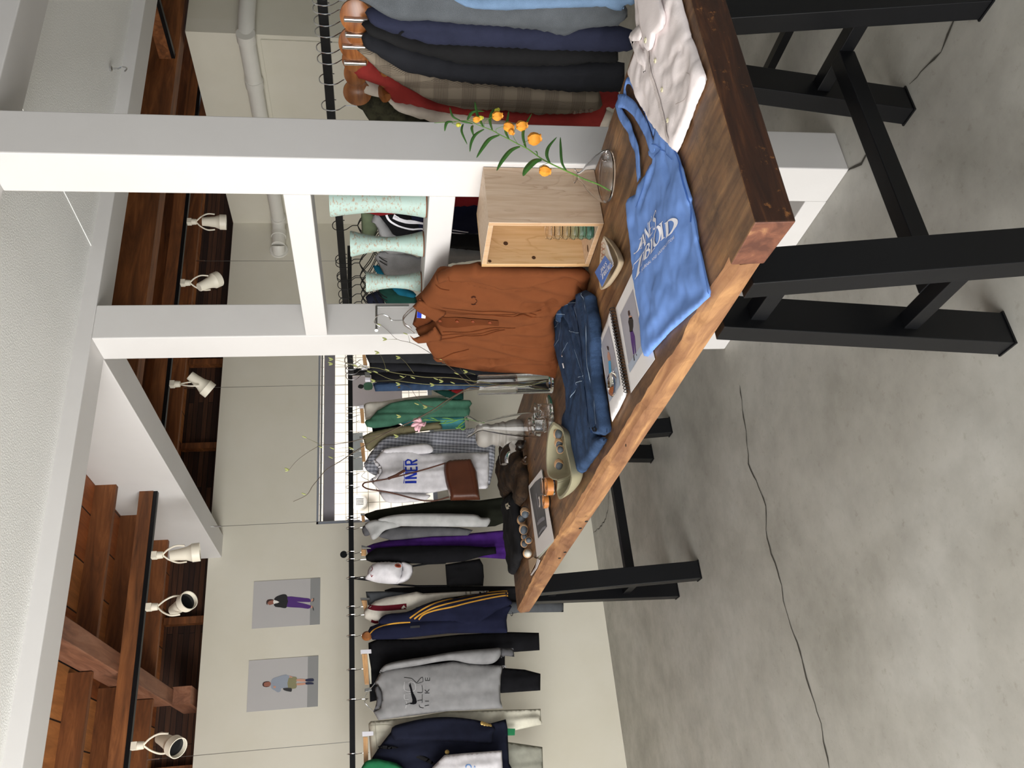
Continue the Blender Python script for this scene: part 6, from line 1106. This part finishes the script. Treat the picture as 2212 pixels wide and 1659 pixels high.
for q, a, b, c, ang, lb, mt in (((555, 500), .030, .020, .018, 20, 'blue-grey pebble tied with tan thong at the far end of the row', 'pebble'), ((500, 625), .028, .020, .018, 100, 'dark pebble bound with several thongs, second from the far end of the row', 'pebble'), ((535, 775), .026, .023, .018, 40, 'round grey pebble in a tan loop, midway along the row', 'pebble'), ((545, 900), .018, .014, .012, 80, 'small pale blue-grey pebble under the tan loop', 'pebble'), ((615, 960), .022, .013, .014, 80, 'long dark pebble nearest the photo book edge', 'pebble'), ((545, 1010), .022, .016, .014, 60, 'grey pebble wrapped in thin thong beside the white one', 'pebble'), ((600, 1170), .034, .018, .018, 75, 'white pebble wrapped in tan thong at the near end of the row', 'pebblew')): pebble(q, a, b, c, ang, lb, gp, mat=mt)
# photo book, closed cover and page photo
t = thing('photo_book', PZ(TZ).pt(zf(W2, [(800, 600)])[0]), 'white art book open at a black and white photograph, at the far table end', 'book')
pm = PZ(.838); q4 = [pm.img(q) for q in ((1135.8, 1050), (1163, 1014), (1190, 1167.5), (1153.5, 1204))]
bk = plate('page_block', M['page'], pm, q4, .0005, -.0125, t); plate('cover', plain('pale_cover', '#d9dccf', .6), PZ(TZ+.008), [PZ(TZ+.008).img(q) for q in ((1138, 1052), (1168, 1015), (1192, 1170), (1160, 1208))], .0005, -.0075, t)
decal('photo', plain('print_dark_grey', '#4b4b4f', .5, 0, .25, 14), pm, [im(pm, W2, [(592, 128), (680, 10), (772, -60), (870, 735), (730, 932)])], bk, .03, .0006, t)
stripes(t, bk, pm, W2, plain('print_mid_grey', '#83828a', .5), [([(690, 340), (700, 450), (735, 640), (760, 620), (820, 580)], .004), ([(720, 700), (780, 640), (840, 600)], .012), ([(745, 870), (800, 780), (860, 740)], .010), ([(700, 200), (720, 300), (740, 440)], .014)], 'printed_form')
plf = PZ(.822); lp = plate('loose_cover', plain('tan_cover', '#b59d80', .6), plf, im(plf, W2, [(612, 1275), (690, 1230), (748, 1262), (728, 1330), (640, 1500)]), .001, -.001, t); mb = MB()
plate('page_edge', M['page'], PZ(.826), [PZ(.826).img(q) for q in zf(W2, [(745, 1255), (792, 1283), (735, 1420), (650, 1532), (632, 1528), (715, 1400), (735, 1310)])], .001, -.004, t)
# olive bowl with pebbles
M['olive_gl'] = plain('olive_beige_ceramic', '#9c977c', .55, 0, .06, 10); pw = PZ(.872)
t = thing('olive_bowl', PZ(TZ).pt(zf(W1, [(1150, 700)])[0]), 'long folded olive-beige ceramic bowl holding wrapped pebbles beside the jeans', 'bowl')
bw_ = bowl(t, 'bowl_body', M['olive_gl'], pw, im(pw, W1, [(965, 92), (1005, 95), (1125, 200), (1172, 450), (1250, 800), (1262, 1000), (1190, 1180), (1080, 1290), (1035, 1190), (1040, 1010), (960, 975), (890, 905), (862, 700), (870, 450), (905, 210)]), .872, .62, .005, n=5)
gb = 'wrapped pebbles inside the olive bowl'
for q, a, b, c, ang, lb, wr_ in (((950, 580), .034, .022, .016, 30, 'large blue-grey pebble bound with many thongs in the olive bowl', 5), ((1050, 270), .026, .018, .014, 60, 'pebble furthest to the right end inside the olive bowl', 2), ((1080, 510), .017, .013, .012, 60, 'small black pebble in the middle of the olive bowl', 1), ((1060, 410), .020, .016, .013, 20, 'tan-wrapped pebble just right of the small black one', 4), ((1060, 740), .022, .018, .014, 20, 'pebble with ladder-like wraps towards the left end of the bowl', 6), ((940, 700), .024, .018, .013, 50, 'bare-ended grey pebble below the large one in the bowl', 2)): pebble(q, a, b, c, ang, lb, gb, W1, .850, wraps=wr_)
# ribbon rolls in clear cases
M['amber'] = plain('orange_ribbon', '#cc8442', .35, 0, .2, 30)
def roll(q, r, h, label):
    c = PZ(TZ).pt(zf(W1, [q])[0]); t = thing('ribbon_roll', c, label, 'ribbon', 'orange ribbon rolls in clear cases')
    MB().lathe([(r*.5, .006), (r*.92, .006), (r*.92, h), (r*.5, h), (r*.5, .006)], c, 32).build('ribbon', M['amber'], t, True); MB().lathe([(0, 0), (r, 0), (r*1.04, .003), (r*1.04, h+.008), (r*.9, h+.016), (r*.5, h+.014), (0, h+.014)], c+Vector((0, 0, .0006)), 32).build('clear_case', glass('clear_plastic', (1, 1, 1, 1), 0, 1.12), t, True)
roll((985, 1085), .033, .030, 'larger orange ribbon roll in a clear case between bowl and photo book')
roll((915, 1320), .026, .024, 'smaller orange ribbon roll in a clear case at the edge of the photo book')
